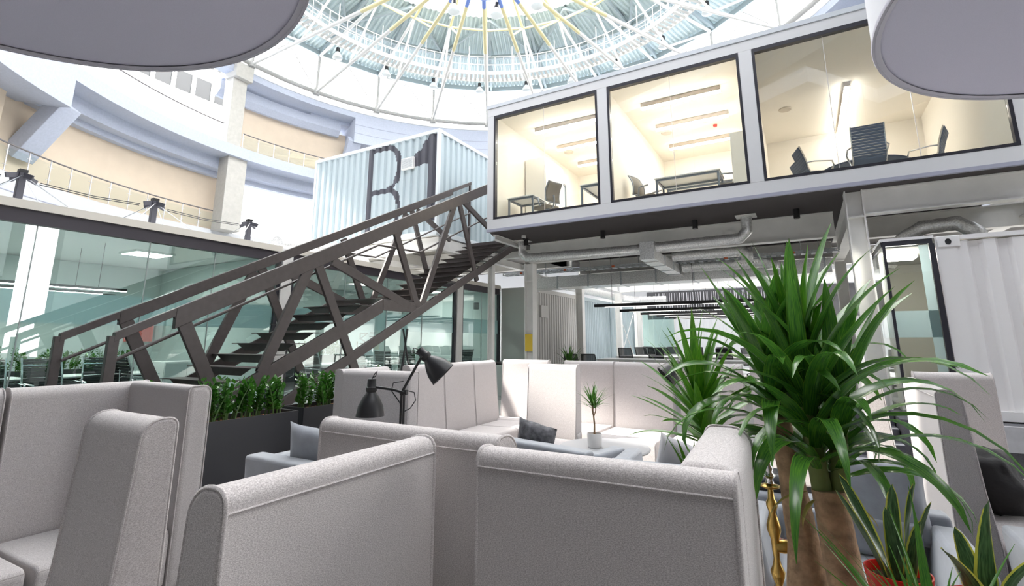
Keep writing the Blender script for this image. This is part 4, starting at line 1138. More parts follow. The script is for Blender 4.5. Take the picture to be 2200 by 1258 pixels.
# far end
fw_ = corrugated(7.0, 2.5, 0.30, 0.02)
o = fw_.build('wall_far_panel', mat('white_panel', (0.50, 0.51, 0.525), 0.6)); o.location = (-5.7, 26.5, PZ); struct(o)
t = thing('glass_partition', 'tall greenish glass strip at the far end of the open office', 'glass wall', (-6.6, 26.5, PZ))
MB().box(-0.9, 0.85, -0.01, 0.01, 0.0, 3.0).build('glass_pane', GLG, t); MB().box(-0.95, 0.9, -0.02, 0.02, 3.0, 3.06).build('top_rail', BLK, t)
struct(MB().box(-12, 8, 29.5, 29.7, 0, 4.2).build('wall_far_office', WGREY))
struct(MB().box(-7.2, 8, 27.0, 27.2, 2.75, 4.2).build('wall_dark_band', mat('charcoal_wall', (0.05, 0.05, 0.055), 0.7)))
t = thing('strip_curtain', 'row of clear hanging strips before the dark wall band', 'curtain', (-4.0, 26.9, 2.75)); 
mb = MB(); random.seed(5)
for k in range(46):
    x = -2.7+0.12*k+random.uniform(-.03, .03); mb.box(x, x+random.uniform(.012, .035), -0.005, 0.005, random.uniform(0.0, .25), 1.35)
mb.build('strips', mat('strip_grey', (0.5, 0.5, 0.52), 0.4), t)['kind'] = 'stuff'
# black linear lights
for k, (y, x) in enumerate(((13.0, -4.9), (15.5, -5.0), (17.6, -4.93), (19.3, -4.8), (20.8, -4.7))):
    t = thing('linear_pendant', ORD[k] + ' black linear pendant light from the front over the open office', 'light', (x, y, 2.52), 0, 'black linear pendants in the open office')
    MB().box(0, 5.2, -0.04, 0.04, 0.012, 0.09).build('housing', BLK, t)
    MB().box(0.3, 2.5, -0.03, 0.03, 0.0, 0.012).build('diffuser', LITP, t); MB().box(2.8, 5.0, -0.03, 0.03, 0.0, 0.012).build('diffuser', LITP, t)
    for xx in (0.5, 2.6, 4.7): MB().tube([(xx, 0, 0.09), (xx, 0, 1.6)], 0.005, 5).build('cord', BLK, t)
# desks and chairs of the open office
dn = ['nearest', 'second', 'third', 'farthest']
for k, y in enumerate((15.95, 17.9, 19.7, 21.6)):
    desk('office_desk', dn[k] + ' long white desk row of the open office behind the sofas', -2.6, y, PZ if k == 0 else PZ2, 6.4, 1.2, 0, DESKW, WST, 'long desks of the open office', 0.88 if k == 0 else 0.74)
oc0 = task_chair('office_chair', 'black mesh office chair behind the sofas, left one of a pair', (-6.6, 15.5, PZ), PI)
dup(oc0, (-6.05, 15.55, PZ), PI+0.1, 'black mesh office chair behind the sofas, right one of a pair')
random.seed(11)
rows = {17.1: [-5.3, -4.3, -3.2, -2.2, -1.0, 0.1], 18.85: [-5.2, -4.5, -3.4, -2.5, -1.6, -0.4], 20.75: [-5.4, -4.6, -3.7, -2.6, -1.7, -0.6]}
rn = {17.1: 'second', 18.85: 'third', 20.75: 'farthest'}
for y, xs_ in rows.items():
    for k, x in enumerate(xs_):
        dup(oc0, (x, y, PZ2), PI+random.uniform(-.4, .4), 'black mesh office chair at the %s desk row, %s from the left' % (rn[y], ORD[k]), 'black chairs of the open office')
pr = thing('printer', 'grey office printer on a stand before the grey end wall', 'printer', (-7.9, 13.7, 0))
MB().box(-0.5, 0.45, -0.3, 0.3, 0, 0.9).build('stand', DESKW, pr, bevel=0.01); MB().box(-0.3, 0.3, -0.25, 0.25, 0.905, 1.05).build('body', mat('printer_grey', (0.32, 0.32, 0.34), 0.4), pr, bevel=0.02)
MB().box(-0.15, 0.32, -0.2, 0.1, 1.052, 1.09).build('lid', mat('printer_dark', (0.12, 0.12, 0.13), 0.4), pr, bevel=0.01)
def stool(label, x, y):
    t = thing('bar_stool', label, 'stool', (x, y, 0), 0, 'black stools by the glass')
    MB().lathe([(0, 0.96), (0.2, 0.96), (0.22, 1.0), (0.2, 1.04), (0, 1.04)], 20).build('seat', LEATH, t, smooth=50)
    MB().tube([(0, 0, 0.03), (0, 0, 0.96)], 0.025, 8).build('pole', CHROME, t, smooth=60)
    MB().lathe([(0, 0.0), (0.2, 0.0), (0.2, 0.015), (0.03, 0.05), (0, 0.05)], 20).build('base', CHROME, t, smooth=40)
stool('black round stool top showing above the sofa back, left one', -7.9, 9.9)
stool('black round stool top showing above the sofa back, middle one', -7.9, 10.9)
stool('black round stool top showing above the sofa back, right one', -7.8, 12.5)

# ================================================================== WHITE CONTAINER AT THE RIGHT
WX0, WXD, WX1, WY0, WZ0, WZ1 = 1.12, 1.69, 6.4, 9.0, 0.62, 3.08
wc = thing('white_container', 'white corrugated container with a glass end at the right', 'container', (3.5, 10.0, WZ0))
inv = Matrix.Translation(-Vector(wc.location))
corrugated(WX1-WXD-0.3, WZ1-WZ0-0.2, 0.30, 0.07).xf(inv @ Matrix.Translation((WXD+0.25, WY0+0.02, WZ0+0.12))).build('front_panel', CONTW, wc)
f = MB(); f.box(WXD+.03, WX1, WY0, WY0+0.1, WZ1-0.06, WZ1); f.box(WXD+.03, WX1, WY0-0.02, WY0+0.1, WZ0, WZ0+0.12); f.box(WXD+0.03, WXD+0.25, WY0, WY0+0.1, WZ0+.12, WZ1-.06)
f.xf(inv).build('frame', CONTW, wc)
cc = MB().box(WXD+0.05, WXD+0.30, WY0-0.02, WY0+0.02, WZ1-0.16, WZ1+0.0).xf(inv).build('corner_casting', CONTW, wc, bevel=0.01)
MB().prism([(0.035*math.cos(2*PI*k/16), 0.035*math.sin(2*PI*k/16)*1.2) for k in range(16)], 'y', -0.006, 0).xf(inv @ Matrix.Translation((WXD+0.17, WY0-0.02, WZ1-0.085))).build('casting_hole', BLK, cc)
bf = MB()
bf.box(WX0, WXD, WY0-0.02, WY0+0.04, WZ1-0.09, WZ1-0.02); bf.box(WXD-0.045, WXD+0.02, WY0-0.02, WY0+0.04, WZ0, WZ1-0.09)
bf.box(WX0-0.01, WX0+0.025, WY0-0.02, WY0+0.02, WZ0, WZ1-0.09); bf.box(WX0-0.02, WX0+0.02, WY0+0.02, WY0+3.6, WZ1-0.09, WZ1-0.02)
bf.xf(inv).build('window_frame', WINB, wc)
MB().box(WX0-0.03, WXD+0.02, WY0-0.03, WY0+3.7, WZ1-0.02, WZ1+0.02).xf(inv).build('roof_edge', CONTW, wc)
gp = MB().box(WX0+0.026, WXD-0.046, WY0, WY0+0.012, WZ0, WZ1-0.09).xf(inv).build('glass_pane', GLS, wc)
MB().box(WX0+0.03, WXD-0.05, WY0+0.014, WY0+0.018, 1.68, 2.05).xf(inv).build('frosted_band', FROST, gp)
MB().box(WXD-0.16, WXD-0.05, WY0+0.014, WY0+0.018, WZ0, WZ1-0.1).xf(inv).build('frosted_edge', FROST, gp)
gs = MB().box(WX0-0.006, WX0+0.006, WY0+0.03, WY0+3.6, WZ0, WZ1-0.09).xf(inv).build('glass_pane', GLS, wc)
MB().box(WX0+0.008, WX0+0.011, WY0+0.03, WY0+3.6, 1.68, 2.05).xf(inv).build('frosted_band', FROST, gs)
ins = MB(); ins.box(WX0+0.02, WX1, WY0+0.12, WY0+3.6, WZ0-0.01, WZ0+0.03); ins.box(WX0+0.02, WX1, WY0+0.12, WY0+3.6, WZ1-0.1, WZ1-0.03)
ins.box(WXD+0.6, WXD+0.66, WY0+0.12, WY0+3.6, WZ0+.03, WZ1-.1); ins.box(WX0+0.02, WXD+0.6, WY0+2.3, WY0+2.4, WZ0+.03, WZ1-.1)
ins.xf(inv).build('room_lining', mat('khaki_grey_wall', (0.36, 0.35, 0.31), 0.8), wc)
lp = MB(); lp.box(WX0+0.1, WXD-0.1, WY0+0.5, WY0+0.9, WZ1-0.2, WZ1-0.12); lp.xf(inv).build('ceiling_light', LITN, wc)
# base, deck edge and steps
struct(MB().box(1.0, 9, 8.7, 14, 0, 0.60).build('floor_dark_base', CARPET))
o = struct(MB().box(1.9, 9, 8.62, 8.7, 0.30, 0.60).build('trim_40', mat('grey_plank', (0.48, 0.48, 0.50), 0.8, noise=0.1, nscale=8)))
tag(o, 'grey plank edge below the white container', 'plank')
sp = thing('floor_steps', 'wide low steps with dark and grey treads left of the high-back sofas', 'steps', (0.2, 9.0, 0))
for k in range(4):
    MB().box(-0.75, 0.78, -0.9+0.36*k, 1.2, 0.15*k+0.003, 0.15*(k+1)).build('step', mat('step_dark', (0.10, 0.10, 0.115), 0.9), sp)
    MB().box(-0.75, 0.78, -0.9+0.36*k, -0.78+0.36*k, 0.15*(k+1)+0.001, 0.15*(k+1)+0.006).build('nosing', mat('step_grey', (0.45, 0.45, 0.47), 0.8), sp)
duct('foil_duct', 'bent foil duct over the glass end of the white container', chamfer([(1.45, 11.3, 3.0), (1.75, 10.9, 3.55), (2.55, 10.6, 3.55), (2.62, 10.55, 3.0)], 0.2), 0.12)

duct('flexible_duct', 'thick white flexible duct lying on the glass office roof below the corner container', [(-9.5, 6.5, 3.62), (-9.55, 7.0, 3.70), (-9.6, 7.7, 3.72), (-9.7, 8.6, 3.62), (-9.9, 9.3, 3.62)], 0.2)
# ================================================================== LOUNGE: HIGH-BACK SOFAS
def back_profile(h=1.33, tt=0.13, tb=0.20):
    p = [(0, 0.10), (0, h-0.035)]
    for k in range(1, 5): a = PI/2*k/4; p.append((-0.035+0.035*math.cos(a), h-0.035+0.035*math.sin(a)))
    rr = 0.075
    for k in range(0, 7): a = PI/2+PI/2*k/6; p.append((-tt+rr+rr*math.cos(a), h-rr+rr*math.sin(a)))
    p += [(-tt-(tb-tt)*0.5, 0.75), (-tb, 0.44), (-tb, 0.10)]
    return p
def piping(prof, x, r=0.006):
    return [(x, y, z) for y, z in prof]
def sofa(label, x, y, rot, wd, dp=0.66, wing=0, wing_len=0.72, h=1.33, group='high-back lounge sofas', seat=True):
    """one upholstered unit; outer back face at local y=0, faces local -Y"""
    t = thing('lounge_sofa', label, 'sofa', (x, y, 0), math.radians(rot), group)
    pr = back_profile(h); w2 = wd/2; TW = 0.15
    bl, br_ = -w2-(TW if wing < 0 else 0), w2+(TW if wing > 0 else 0)
    MB().prism(pr, 'x', bl, br_).build('backrest', FAB, t, bevel=0.012, seg=3)
    for xx in (bl+0.006, br_-0.006):
        MB().tube([(xx, yy, zz) for yy, zz in pr], 0.0055, 6).build('piping', FAB, t, smooth=60)
    MB().tube([(bl+0.008, 0.001, h-0.045), (br_-0.008, 0.001, h-0.045)], 0.0028, 6).build('top_seam', FAB, t, smooth=60)
    if seat:
        y1, y0 = -0.225, -0.225-dp
        sp = [(y1, 0.13), (y1, 0.44), (y0+0.05, 0.455)] + [(y0+0.05-0.05*math.sin(PI/2*k/4), 0.405+0.05*math.cos(PI/2*k/4)) for k in range(1, 5)] + [(y0, 0.13)]
        MB().prism(sp, 'x', -w2+0.003, w2-0.003).build('seat', FAB, t, bevel=0.018, seg=3)
        MB().tube([(-w2+0.012, y0+0.012, 0.43), (w2-0.012, y0+0.012, 0.43)], 0.005, 6).build('seat_piping', FAB, t, smooth=60)
        MB().box(-w2+0.05, w2-0.05, y0+0.08, -0.06, 0.0, 0.13).build('plinth', BLK, t)
    else:
        MB().box(-w2+0.05, w2-0.05, -0.18, -0.03, 0.0, 0.11).build('plinth', BLK, t)
    if wing:
        xa = w2 if wing > 0 else -w2
        q = [(0, 0.10), (0, h-0.035)] + [(wing*0.03-wing*0.03*math.cos(PI/2*k/4), h-0.035+0.035*math.sin(PI/2*k/4)) for k in range(1, 5)]
        tw = 0.15
        q += [(wing*(tw-0.06+0.06*math.sin(PI/2*k/5)), h-0.06+0.06*math.cos(PI/2*k/5)) for k in range(0, 6)] + [(wing*tw, 0.10)]
        q = [(xa+wing*0.002+a, b) for a, b in q]
        yf = -wing_len
        m = MB().prism(q, 'y', yf, -0.10)
        wo = m.build('wing', FAB, t, bevel=0.03, seg=4)
        MB().tube([(a, yf+0.008, b) for a, b in q], 0.0055, 6).build('piping', FAB, wo, smooth=60)
        MB().box(min(xa, xa+wing*tw)+0.03, max(xa, xa+wing*tw)-0.03, yf+0.05, -0.05, 0, 0.11).build('plinth', BLK, t)
    return t
sofa('high-back light grey sofa cut by the left picture edge, lower left', -4.55, 0.88, 90, 0.74)
sofa('high-back grey sofa with a side wing at the left, before the stair posts', -4.55, 1.60, 90, 0.66, 0.70, 1, 0.94)
sofa('narrow grey backrest seen end-on in the left foreground', -2.46, 1.16, 0, 0.48)
sofa('grey sofa back with slanting top edge in the centre-left foreground', -1.05, 0.995, -90, 0.68)
sofa('grey sofa back behind the slanting one, running to the centre', -1.275, 1.41, 180, 0.82)
sofa('large dark grey sofa back with a right wing in the centre foreground', -0.578, 1.265, 183, 0.53, 0.60, -1, 0.74)
sofa('sofa unit with an outer wing turned to the viewer, behind the two-armed lamp', -4.45, 4.31, 90, 0.56, 0.66, -1, 1.05)
sofa('first beige-lit unit right of the two-armed lamp in the left sofa row', -4.45, 5.28, 90, 0.68)
sofa('second beige-lit unit in the left sofa row, between two others', -4.45, 5.985, 90, 0.70)
sofa('third unit in the left sofa row, next to the sunlit corner', -4.45, 6.66, 90, 0.62)
sofa('corner sofa unit with a slanting shadow line across its back', -4.02, 7.50, 0, 0.84, 0.40)
s7 = sofa('bright sofa with a free-standing back, left of the small potted plant', -2.925, 6.23, 0, 0.70, 0.72)
MB().box(0.351, 0.357, -0.16, -0.06, 0.42, 0.50).build('connector_plate', ALU, s7, bevel=0.002)['label'] = 'metal connector plate'
sofa('bright sofa back directly behind the small potted plant', -2.93, 7.52, 0, 0.80, 0.72)
sofa('bright sofa with a wide seat right of the small potted plant', -2.06, 7.40, 0, 0.82, 0.92)
sofa('bright sofa behind the smaller yucca, beside the second lamp', -1.16, 7.45, 0, 0.80, 0.8)
sofa('sofa back mostly hidden behind the big yucca leaves', -0.28, 7.45, 0, 0.78, 0.8)
sofa('white high-back sofa below the glass end of the white container', 1.19, 6.55, 0, 0.60, 0.72)
sofa('white sofa seen from its end at the right, holding the black backpack', 0.67, 4.76, 90, 1.20, 0.74)
sofa('white sofa half hidden by drooping leaves, left of the backpack sofa', 0.42, 6.0, 90, 0.66, 0.5)

def armchair(label, x, y, rot, wd=0.95, dp=0.85, h=0.66):
    """low velvet tub chair with thin flared arms; faces local -Y"""
    t = thing('velvet_armchair', label, 'armchair', (x, y, 0), math.radians(rot), 'low grey velvet armchairs')
    w2 = wd/2
    def shell(pr, y0, y1, nm, ax, a0, a1):
        return MB().prism(pr, ax, a0, a1).build(nm, VELV, t, bevel=0.028, seg=3)
    shell([(0, 0.14), (0.03, h), (-0.13, h), (-0.19, 0.34), (-0.19, 0.14)], 0, 0, 'backrest', 'x', -w2, w2)
    for s in (-1, 1):
        q = [(s*(w2-0.002), 0.14), (s*(w2+0.03), h-0.04), (s*(w2-0.11), h-0.04), (s*(w2-0.15), 0.34), (s*(w2-0.15), 0.14)]
        shell(q, 0, 0, 'arm', 'y', -dp, -0.15)
    MB().box(-w2+0.155, w2-0.155, -dp+0.01, -0.195, 0.16, 0.40).build('seat_cushion', VELV, t, bevel=0.04, seg=3)
    for s in (-1, 1):
        MB().box(min(s*0.005, s*(w2-0.16)), max(s*0.005, s*(w2-0.16)), -0.27, -0.19, 0.405, h-0.03).build('back_cushion', VELV, t, bevel=0.03, seg=3)
    for sx in (-1, 1):
        for sy in (-dp+0.08, -0.08): MB().tube([(sx*(w2-0.08), sy, 0), (sx*(w2-0.08), sy, 0.15)], [0.012, 0.02], 8).build('leg', BLK, t, smooth=60)
    return t
armchair('grey velvet armchair behind the yucca trunks, facing the viewer', 0.10, 4.08, 0, 1.05, 0.85, 0.64)
armchair('blue-grey velvet armchair cut by the right picture edge', 0.86, 3.50, 90, 0.95, 0.85, 0.64)
armchair('grey velvet armchair left of the round table, with a ruffled grey pillow', -2.20, 4.33, 168, 1.0, 0.62, 0.70)
armchair('pale velvet armchair right of the round table, behind the big dark sofa back', -1.05, 4.18, 184, 0.9, 0.8, 0.68)
armchair('grey velvet armchair with a grey cushion beside the dark planters', -3.30, 2.52, 180, 1.0, 0.8, 0.78)

def cushion(label, loc, rot, sz=0.44, th=0.13, m=None, cat='cushion'):
    t = MB(); n = 12
    for sgn in (1, -1):
        for j in range(n+1):
            for k in range(n+1):
                u, v = -1+2*k/n, -1+2*j/n
                e = (1-u**4)*(1-v**4); pinch = 1-0.07*(1-abs(u))*abs(v)**3 - 0.0
                px = u*(1-0.06*(1-v*v)*abs(u)**3); pz = v*(1-0.06*(1-u*u)*abs(v)**3)
                t.v.append((px*sz/2, sgn*(th/2*e**0.5) + 0.006*math.sin(7*u+3*v), pz*sz/2))
    W = n+1
    for s in range(2):
        for j in range(n):
            for k in range(n):
                a = s*W*W+j*W+k; q = (a, a+1, a+W+1, a+W); t.face(q if s == 0 else q[::-1])
    o = t.build('cushion', m or VELV, smooth=180)
    bm = bmesh.new(); bm.from_mesh(o.data); bmesh.ops.remove_doubles(bm, verts=bm.verts, dist=0.0005); bmesh.ops.recalc_face_normals(bm, faces=bm.faces); bm.to_mesh(o.data); bm.free(); o.data.shade_smooth()
    o.location = loc; o.rotation_euler = rot
    return tag(o, label, cat)
cushion('dark ruffled grey pillow leaning in the armchair left of the round table', (-2.42, 4.66, 0.66), (0.35, 0.25, 0.2), 0.40, 0.14, mat('ruffled_grey', (0.16, 0.16, 0.17), 0.85, noise=0.5, nscale=22, bump=0.8, bscale=30))
cushion('grey velvet cushion in the armchair beside the dark planters', (-3.30, 2.74, 0.78), (0.3, 0.15, 0.3), 0.46, 0.15)
cushion('wide grey satin cushion on the armchair behind the yucca trunks', (0.30, 3.93, 0.70), (-0.25, 0, 0.0), 0.46, 0.15)
cushion('pale grey cushion in the armchair behind the big dark sofa back', (-0.98, 4.50, 0.62), (0.3, 0.3, 0.1), 0.44, 0.15, mat('pale_cushion', (0.50, 0.49, 0.50), 0.9))

# round table and small potted plant
t = thing('round_table', 'round grey table with a small potted plant in the middle of the lounge', 'table', (-1.93, 5.27, 0))
MB().lathe([(0, 0.525), (0.46, 0.525), (0.47, 0.54), (0.46, 0.552), (0, 0.552)], 48).build('top', mat('grey_laminate', (0.42, 0.42, 0.43), 0.4), t)
MB().lathe([(0.03, 0.03), (0.03, 0.525)], 14).build('column', BLK, t, smooth=60); MB().lathe([(0, 0), (0.25, 0), (0.25, 0.015), (0.03, 0.03), (0, 0.03)], 28).build('base', BLK, t, smooth=30)

def blade(mb, base, az, el, L, wd, droop, n=8, fold=0.25, uvbase=0, twist=0.0, taper=1.0):
    """one strap leaf: starts along (az, el), bends down by droop radians over its length"""
    p = Vector(base); e = el; i0 = len(mb.v); st = L/n
    side = Vector((-math.sin(az), math.cos(az), 0))
    for k in range(n+1):
        f = k/n
        d = Vector((math.cos(az)*math.cos(e), math.sin(az)*math.cos(e), math.sin(e)))
        nrm = side.cross(d).normalized(); tw = twist*f
        s2 = (side*math.cos(tw) + nrm*math.sin(tw)); n2 = s2.cross(d).normalized()
        ww = wd*0.5*min(1.0, 0.45+f*2.2)*max(0.0, (1-f**2.4))**taper
        if k == n: ww = 0.0006
        mb.v.append(tuple(p + s2*ww + n2*(-fold*ww))); mb.v.append(tuple(p)); mb.v.append(tuple(p - s2*ww + n2*(-fold*ww)))
        for q, u in enumerate((0.02, 0.5, 0.98)): mb.uv[i0+3*k+q] = (uvbase+u, f*4)
        p = p + d*st; e -= droop*(0.35+1.3*f)/n
    for k in range(n):
        a = i0+3*k
        mb.face((a, a+1, a+4, a+3)); mb.face((a+1, a+2, a+5, a+4))

def pot_plant(label, loc):
    t = thing('potted_plant', label, 'plant', loc)
    MB().lathe([(0, 0), (0.062, 0), (0.072, 0.012), (0.078, 0.14), (0.071, 0.14), (0.068, 0.118), (0, 0.118)], 28).build('pot', POTW, t, smooth=50)
    MB().lathe([(0.068, 0.118), (0.03, 0.124), (0, 0.126)], 20).build('soil', SOIL, t)
    MB().tube([(0, 0, 0.12), (0.004, 0, 0.22), (-0.004, 0.002, 0.31)], [0.012, 0.010, 0.009], 8).build('trunk', BARK, t, smooth=60)
    rnd = random.Random(3)
    for k, (dx, dy) in enumerate(((0.022, 0.0), (-0.02, 0.008), (0.0, -0.02))):
        MB().tube([(-0.004, 0.002, 0.30), (dx, dy, 0.36), (dx*1.05, dy*1.05, 0.42)], 0.006, 6).build('branch', BARK, t, smooth=60)
    lf = MB()
    for k in range(70):
        az = rnd.uniform(0, 2*PI); el = rnd.uniform(0.15, 1.45); c = rnd.choice(((0.022, 0.0), (-0.02, 0.008), (0.0, -0.02)))
        blade(lf, (c[0], c[1], 0.40+rnd.uniform(-0.02, .03)), az, el, rnd.uniform(0.17, 0.27), 0.016, rnd.uniform(0.2, 0.9), 6, 0.2, k)
    lf.build('foliage', YUC, t, smooth=180)
    return t
pot_plant('small spiky plant in a white pot on the round table', (-2.00, 5.18, 0.552))
p2 = pot_plant('small green plant standing before the first grey container', (-5.8, 13.3, 0.0)); p2.scale = (2.4, 2.4, 2.4)

# ------------------------------------------------------------------ lamps
def lamp_head(nm, parent, top, axis, sc_=1.0):
    """conical task-lamp head: socket at 'top', opening along axis"""
    o = MB().lathe([(0.0, 0.0), (0.028, 0.0), (0.030, -0.05), (0.036, -0.055), (0.036, -0.075), (0.030, -0.085), (0.055, -0.12), (0.080, -0.17), (0.092, -0.235), (0.086, -0.235), (0.074, -0.17), (0.05, -0.122), (0.0, -0.10)], 28)
    q = Vector((0, 0, -1)).rotation_difference(Vector(axis).normalized())
    o.xf(Matrix.Translation(Vector(top)) @ q.to_matrix().to_4x4() @ Matrix.Scale(sc_, 4))
    return o.build(nm, BLK, parent, smooth=50)
def cable(parent, pts): return MB().tube(pts, 0.0035, 6).build('cable', BLK, parent, smooth=60)
t = thing('floor_lamp', 'black floor lamp with two adjustable heads in front of the grey wing sofa', 'lamp', (-2.33, 2.6, 0))
MB().lathe([(0, 0), (0.15, 0), (0.15, 0.02), (0.03, 0.035), (0, 0.035)], 28).build('base', BLK, t, smooth=40)
for dx in (-0.016, 0.016): MB().tube([(dx*1.2, 0.0, 0.03), (dx*0.7, 0, 1.295)], 0.008, 8).build('pole', BLK, t, smooth=60)
MB().tube([(-0.02, 0, 1.295), (0.025, 0.012, 1.30)], 0.017, 10).build('joint', BLK, t, smooth=60)
MB().tube([(-0.01, 0, 1.30), (0.055, 0.03, 1.43), (0.105, 0.055, 1.535)], 0.009, 8).build('arm', BLK, t, smooth=60)
MB().tube([(0.01, 0, 1.298), (-0.06, -0.035, 1.318), (-0.165, -0.09, 1.333)], 0.009, 8).build('arm', BLK, t, smooth=60)
lamp_head('shade', t, (0.085, 0.045, 1.575), (0.62, 0.36, -0.70), 1.0)
lamp_head('shade', t, (-0.185, -0.10, 1.385), (0.0, 0.0, -1), 1.0)
cable(t, [(-0.185, -0.10, 1.385), (-0.17, -0.09, 1.42), (-0.155, -0.085, 1.435), (-0.165, -0.09, 1.40), (-0.185, -0.10, 1.39)])
cable(t, [(0.0, 0.0, 1.37), (-0.06, -0.03, 1.36), (-0.07, -0.035, 1.31), (-0.03, -0.01, 1.25), (-0.012, 0, 1.22)])
cable(t, [(0.01, 0.0, 1.315), (0.07, 0.03, 1.30), (0.08, 0.035, 1.25), (0.05, 0.02, 1.20), (0.015, 0, 1.18)])
cable(t, [(0.085, 0.045, 1.575), (0.05, 0.03, 1.585), (0.05, 0.03, 1.555), (0.085, 0.045, 1.54)])
t = thing('floor_lamp', 'black floor lamp half hidden behind the smaller yucca leaves', 'lamp', (-0.90, 5.22, 0))
MB().lathe([(0, 0), (0.15, 0), (0.15, 0.02), (0.03, 0.035), (0, 0.035)], 28).build('base', BLK, t, smooth=40)
MB().tube([(0, 0, 0.03), (0, 0, 1.05)], 0.011, 8).build('pole', BLK, t, smooth=60)
MB().tube([(0, 0, 1.05), (-0.13, -0.02, 1.44)], 0.010, 8).build('arm', BLK, t, smooth=60)
lamp_head('shade', t, (-0.115, -0.02, 1.475), (-0.66, -0.36, -0.62), 1.25)
cs = thing('coat_stand', 'black coat stand of crossed sticks behind the sofa row, above the lamp', 'coat stand', (-4.85, 5.42, 0))
for k in range(3):
    a = 2*PI*k/3+0.6; MB().tube([(0.30*math.cos(a), 0.30*math.sin(a), 0.0), (-0.04*math.cos(a), -0.04*math.sin(a), 1.80)], 0.012, 8).build('stick', BLK, cs, smooth=60)

# ------------------------------------------------------------------ big drum pendants
def drum(label, loc, r, h, ztop):
    t = thing('drum_pendant', label, 'lamp', loc, 0, 'giant drum pendant lamps')
    MB().lathe([(r, 0.0), (r, h), (r-0.012, h), (r-0.012, 0.0)], 96).build('shade', SHADE, t, smooth=40)
    MB().lathe([(0, 0.022), (r-0.035, 0.022), (r-0.035, 0.03), (0, 0.03)], 96).build('diffuser', DIFF, t, smooth=20)
    MB().lathe([(r-0.04, 0.012), (r+0.004, 0.0), (r+0.008, 0.012), (r+0.004, 0.03), (r-0.04, 0.03)], 96).build('rim', mat('rim_cloth', (0.56, 0.55, 0.62), 0.8), t, smooth=50)
    fr_ = MB()
    for k in range(3):
        a = PI*k/3; fr_.tube([(-(r-.02)*math.cos(a), -(r-.02)*math.sin(a), h-0.03), ((r-.02)*math.cos(a), (r-.02)*math.sin(a), h-0.03)], 0.012, 6)
    fr_.build('spokes', BLK, t)
    MB().tube([(0, 0, h-0.03), (0, 0, ztop-loc[2])], 0.012, 6).build('cord', BLK, t)
    return t
drum('giant grey drum lamp filling the upper left corner', (-2.978, 0.218, 3.5), 1.551, 1.3, 10.69)
drum('giant grey drum lamp in the upper right corner', (2.032, 3.303, 3.35), 1.518, 1.6, 10.69)

# ------------------------------------------------------------------ planters with glossy plants
def zz_stem(mb, st, x, y, z, rnd, h):
    az = rnd.uniform(0, 2*PI); lean = rnd.uniform(0.05, 0.45); n = 9
    pts = []
    for k in range(n+1):
        f = k/n; r = lean*h*f**1.6
        pts.append(Vector((x+r*math.cos(az), y+r*math.sin(az), z+h*f*(1-0.12*lean*f))))
    st.tube(pts, [0.009-0.006*k/n for k in range(n+1)], 5)
    for k in range(2, n+1):
        d = (pts[k]-pts[k-1]).normalized(); sd = d.cross(Vector((math.cos(az+1.2), math.sin(az+1.2), 0.1))).normalized()
        for s in (-1, 1):
            L = rnd.uniform(0.055, 0.085)*(1.0 if k < n else 0.8); wv = L*0.42
            dr = (sd*s*rnd.uniform(0.7, 1.0) + d*rnd.uniform(0.4, 0.9) + Vector((rnd.uniform(-.25,.25), rnd.uniform(-.25,.25), rnd.uniform(-.15,.2)))).normalized()
            up = d.cross(dr).cross(dr).normalized()
            if up.length < 0.1: up = Vector((0,0,1))
            ws = dr.cross(up).normalized(); b = pts[k]; i = len(mb.v)
            for (u, v, q) in ((0,0,0), (0.35,0.42,0.06), (0.75,0.36,0.04), (1,0,-.04), (0.75,-0.36,0.04), (0.35,-0.42,0.06), (0.5,0,-0.01)):
                mb.v.append(tuple(b + dr*(u*L) + ws*(v*wv*2) + up*(q*L)))
                mb.uv[i+len(mb.v)-1-i] = (rnd.random(), u)
            for q in ((0,1,6),(1,2,6),(2,3,6),(3,4,6),(4,5,6),(5,0,6)): mb.face([i+e for e in q])
def planter(label, x0, x1, y0, y1, h, ns, seed, ph=(0.26, 0.42), z0=0):
    h -= z0
    t = thing('planter', label, 'planter', ((x0+x1)/2, (y0+y1)/2, z0)); rnd = random.Random(seed)
    w_, d_ = (x1-x0)/2, (y1-y0)/2; k = 0.015
    b = MB(); b.box(-w_, w_, -d_, -d_+k, 0, h); b.box(-w_, w_, d_-k, d_, 0, h); b.box(-w_, -w_+k, -d_+k, d_-k, 0, h); b.box(w_-k, w_, -d_+k, d_-k, 0, h); b.box(-w_+k, w_-k, -d_+k, d_-k, 0, 0.02)
    b.build('box', PLANTER, t)
    s = MB().box(-w_+k, w_-k, -d_+k, d_-k, 0.02, h-0.05); so = s.build('soil', SOIL, t)
    ch = MB()
    for q in range(int(140*d_*2)):
        px, py = rnd.uniform(-w_+.03, w_-.03), rnd.uniform(-d_+.03, d_-.03); r = rnd.uniform(0.006, 0.013)
        ch.box(px-r, px+r, py-r, py+r, h-0.052, h-0.05+r)
    ch.build('clay_pebbles', mat('clay_pebble', (0.42, 0.19, 0.09), 0.9), so)
    lv, stm = MB(), MB()
    for q in range(ns):
        zz_stem(lv, stm, rnd.uniform(-w_+.05, w_-.05), rnd.uniform(-d_+.06, d_-.06), h-0.05, rnd, rnd.uniform(*ph))
    stm.build('stems', mat('zz_stem', (0.10, 0.19, 0.05), 0.5), t, smooth=60); lv.build('foliage', ZZ, t)
    return t
planter('long dark planter of glossy green plants behind the wing sofa, left one', -5.20, -4.80, 1.75, 3.72, 0.90, 85, 21)
planter('dark planter of glossy green plants, right one, next to the wing sofa', -5.30, -4.92, 3.88, 5.25, 0.90, 62, 22)
planter('planter with green plants inside the left glass office', -11.2, -10.95, 1.5, 4.8, 1.15, 60, 23, z0=OF)
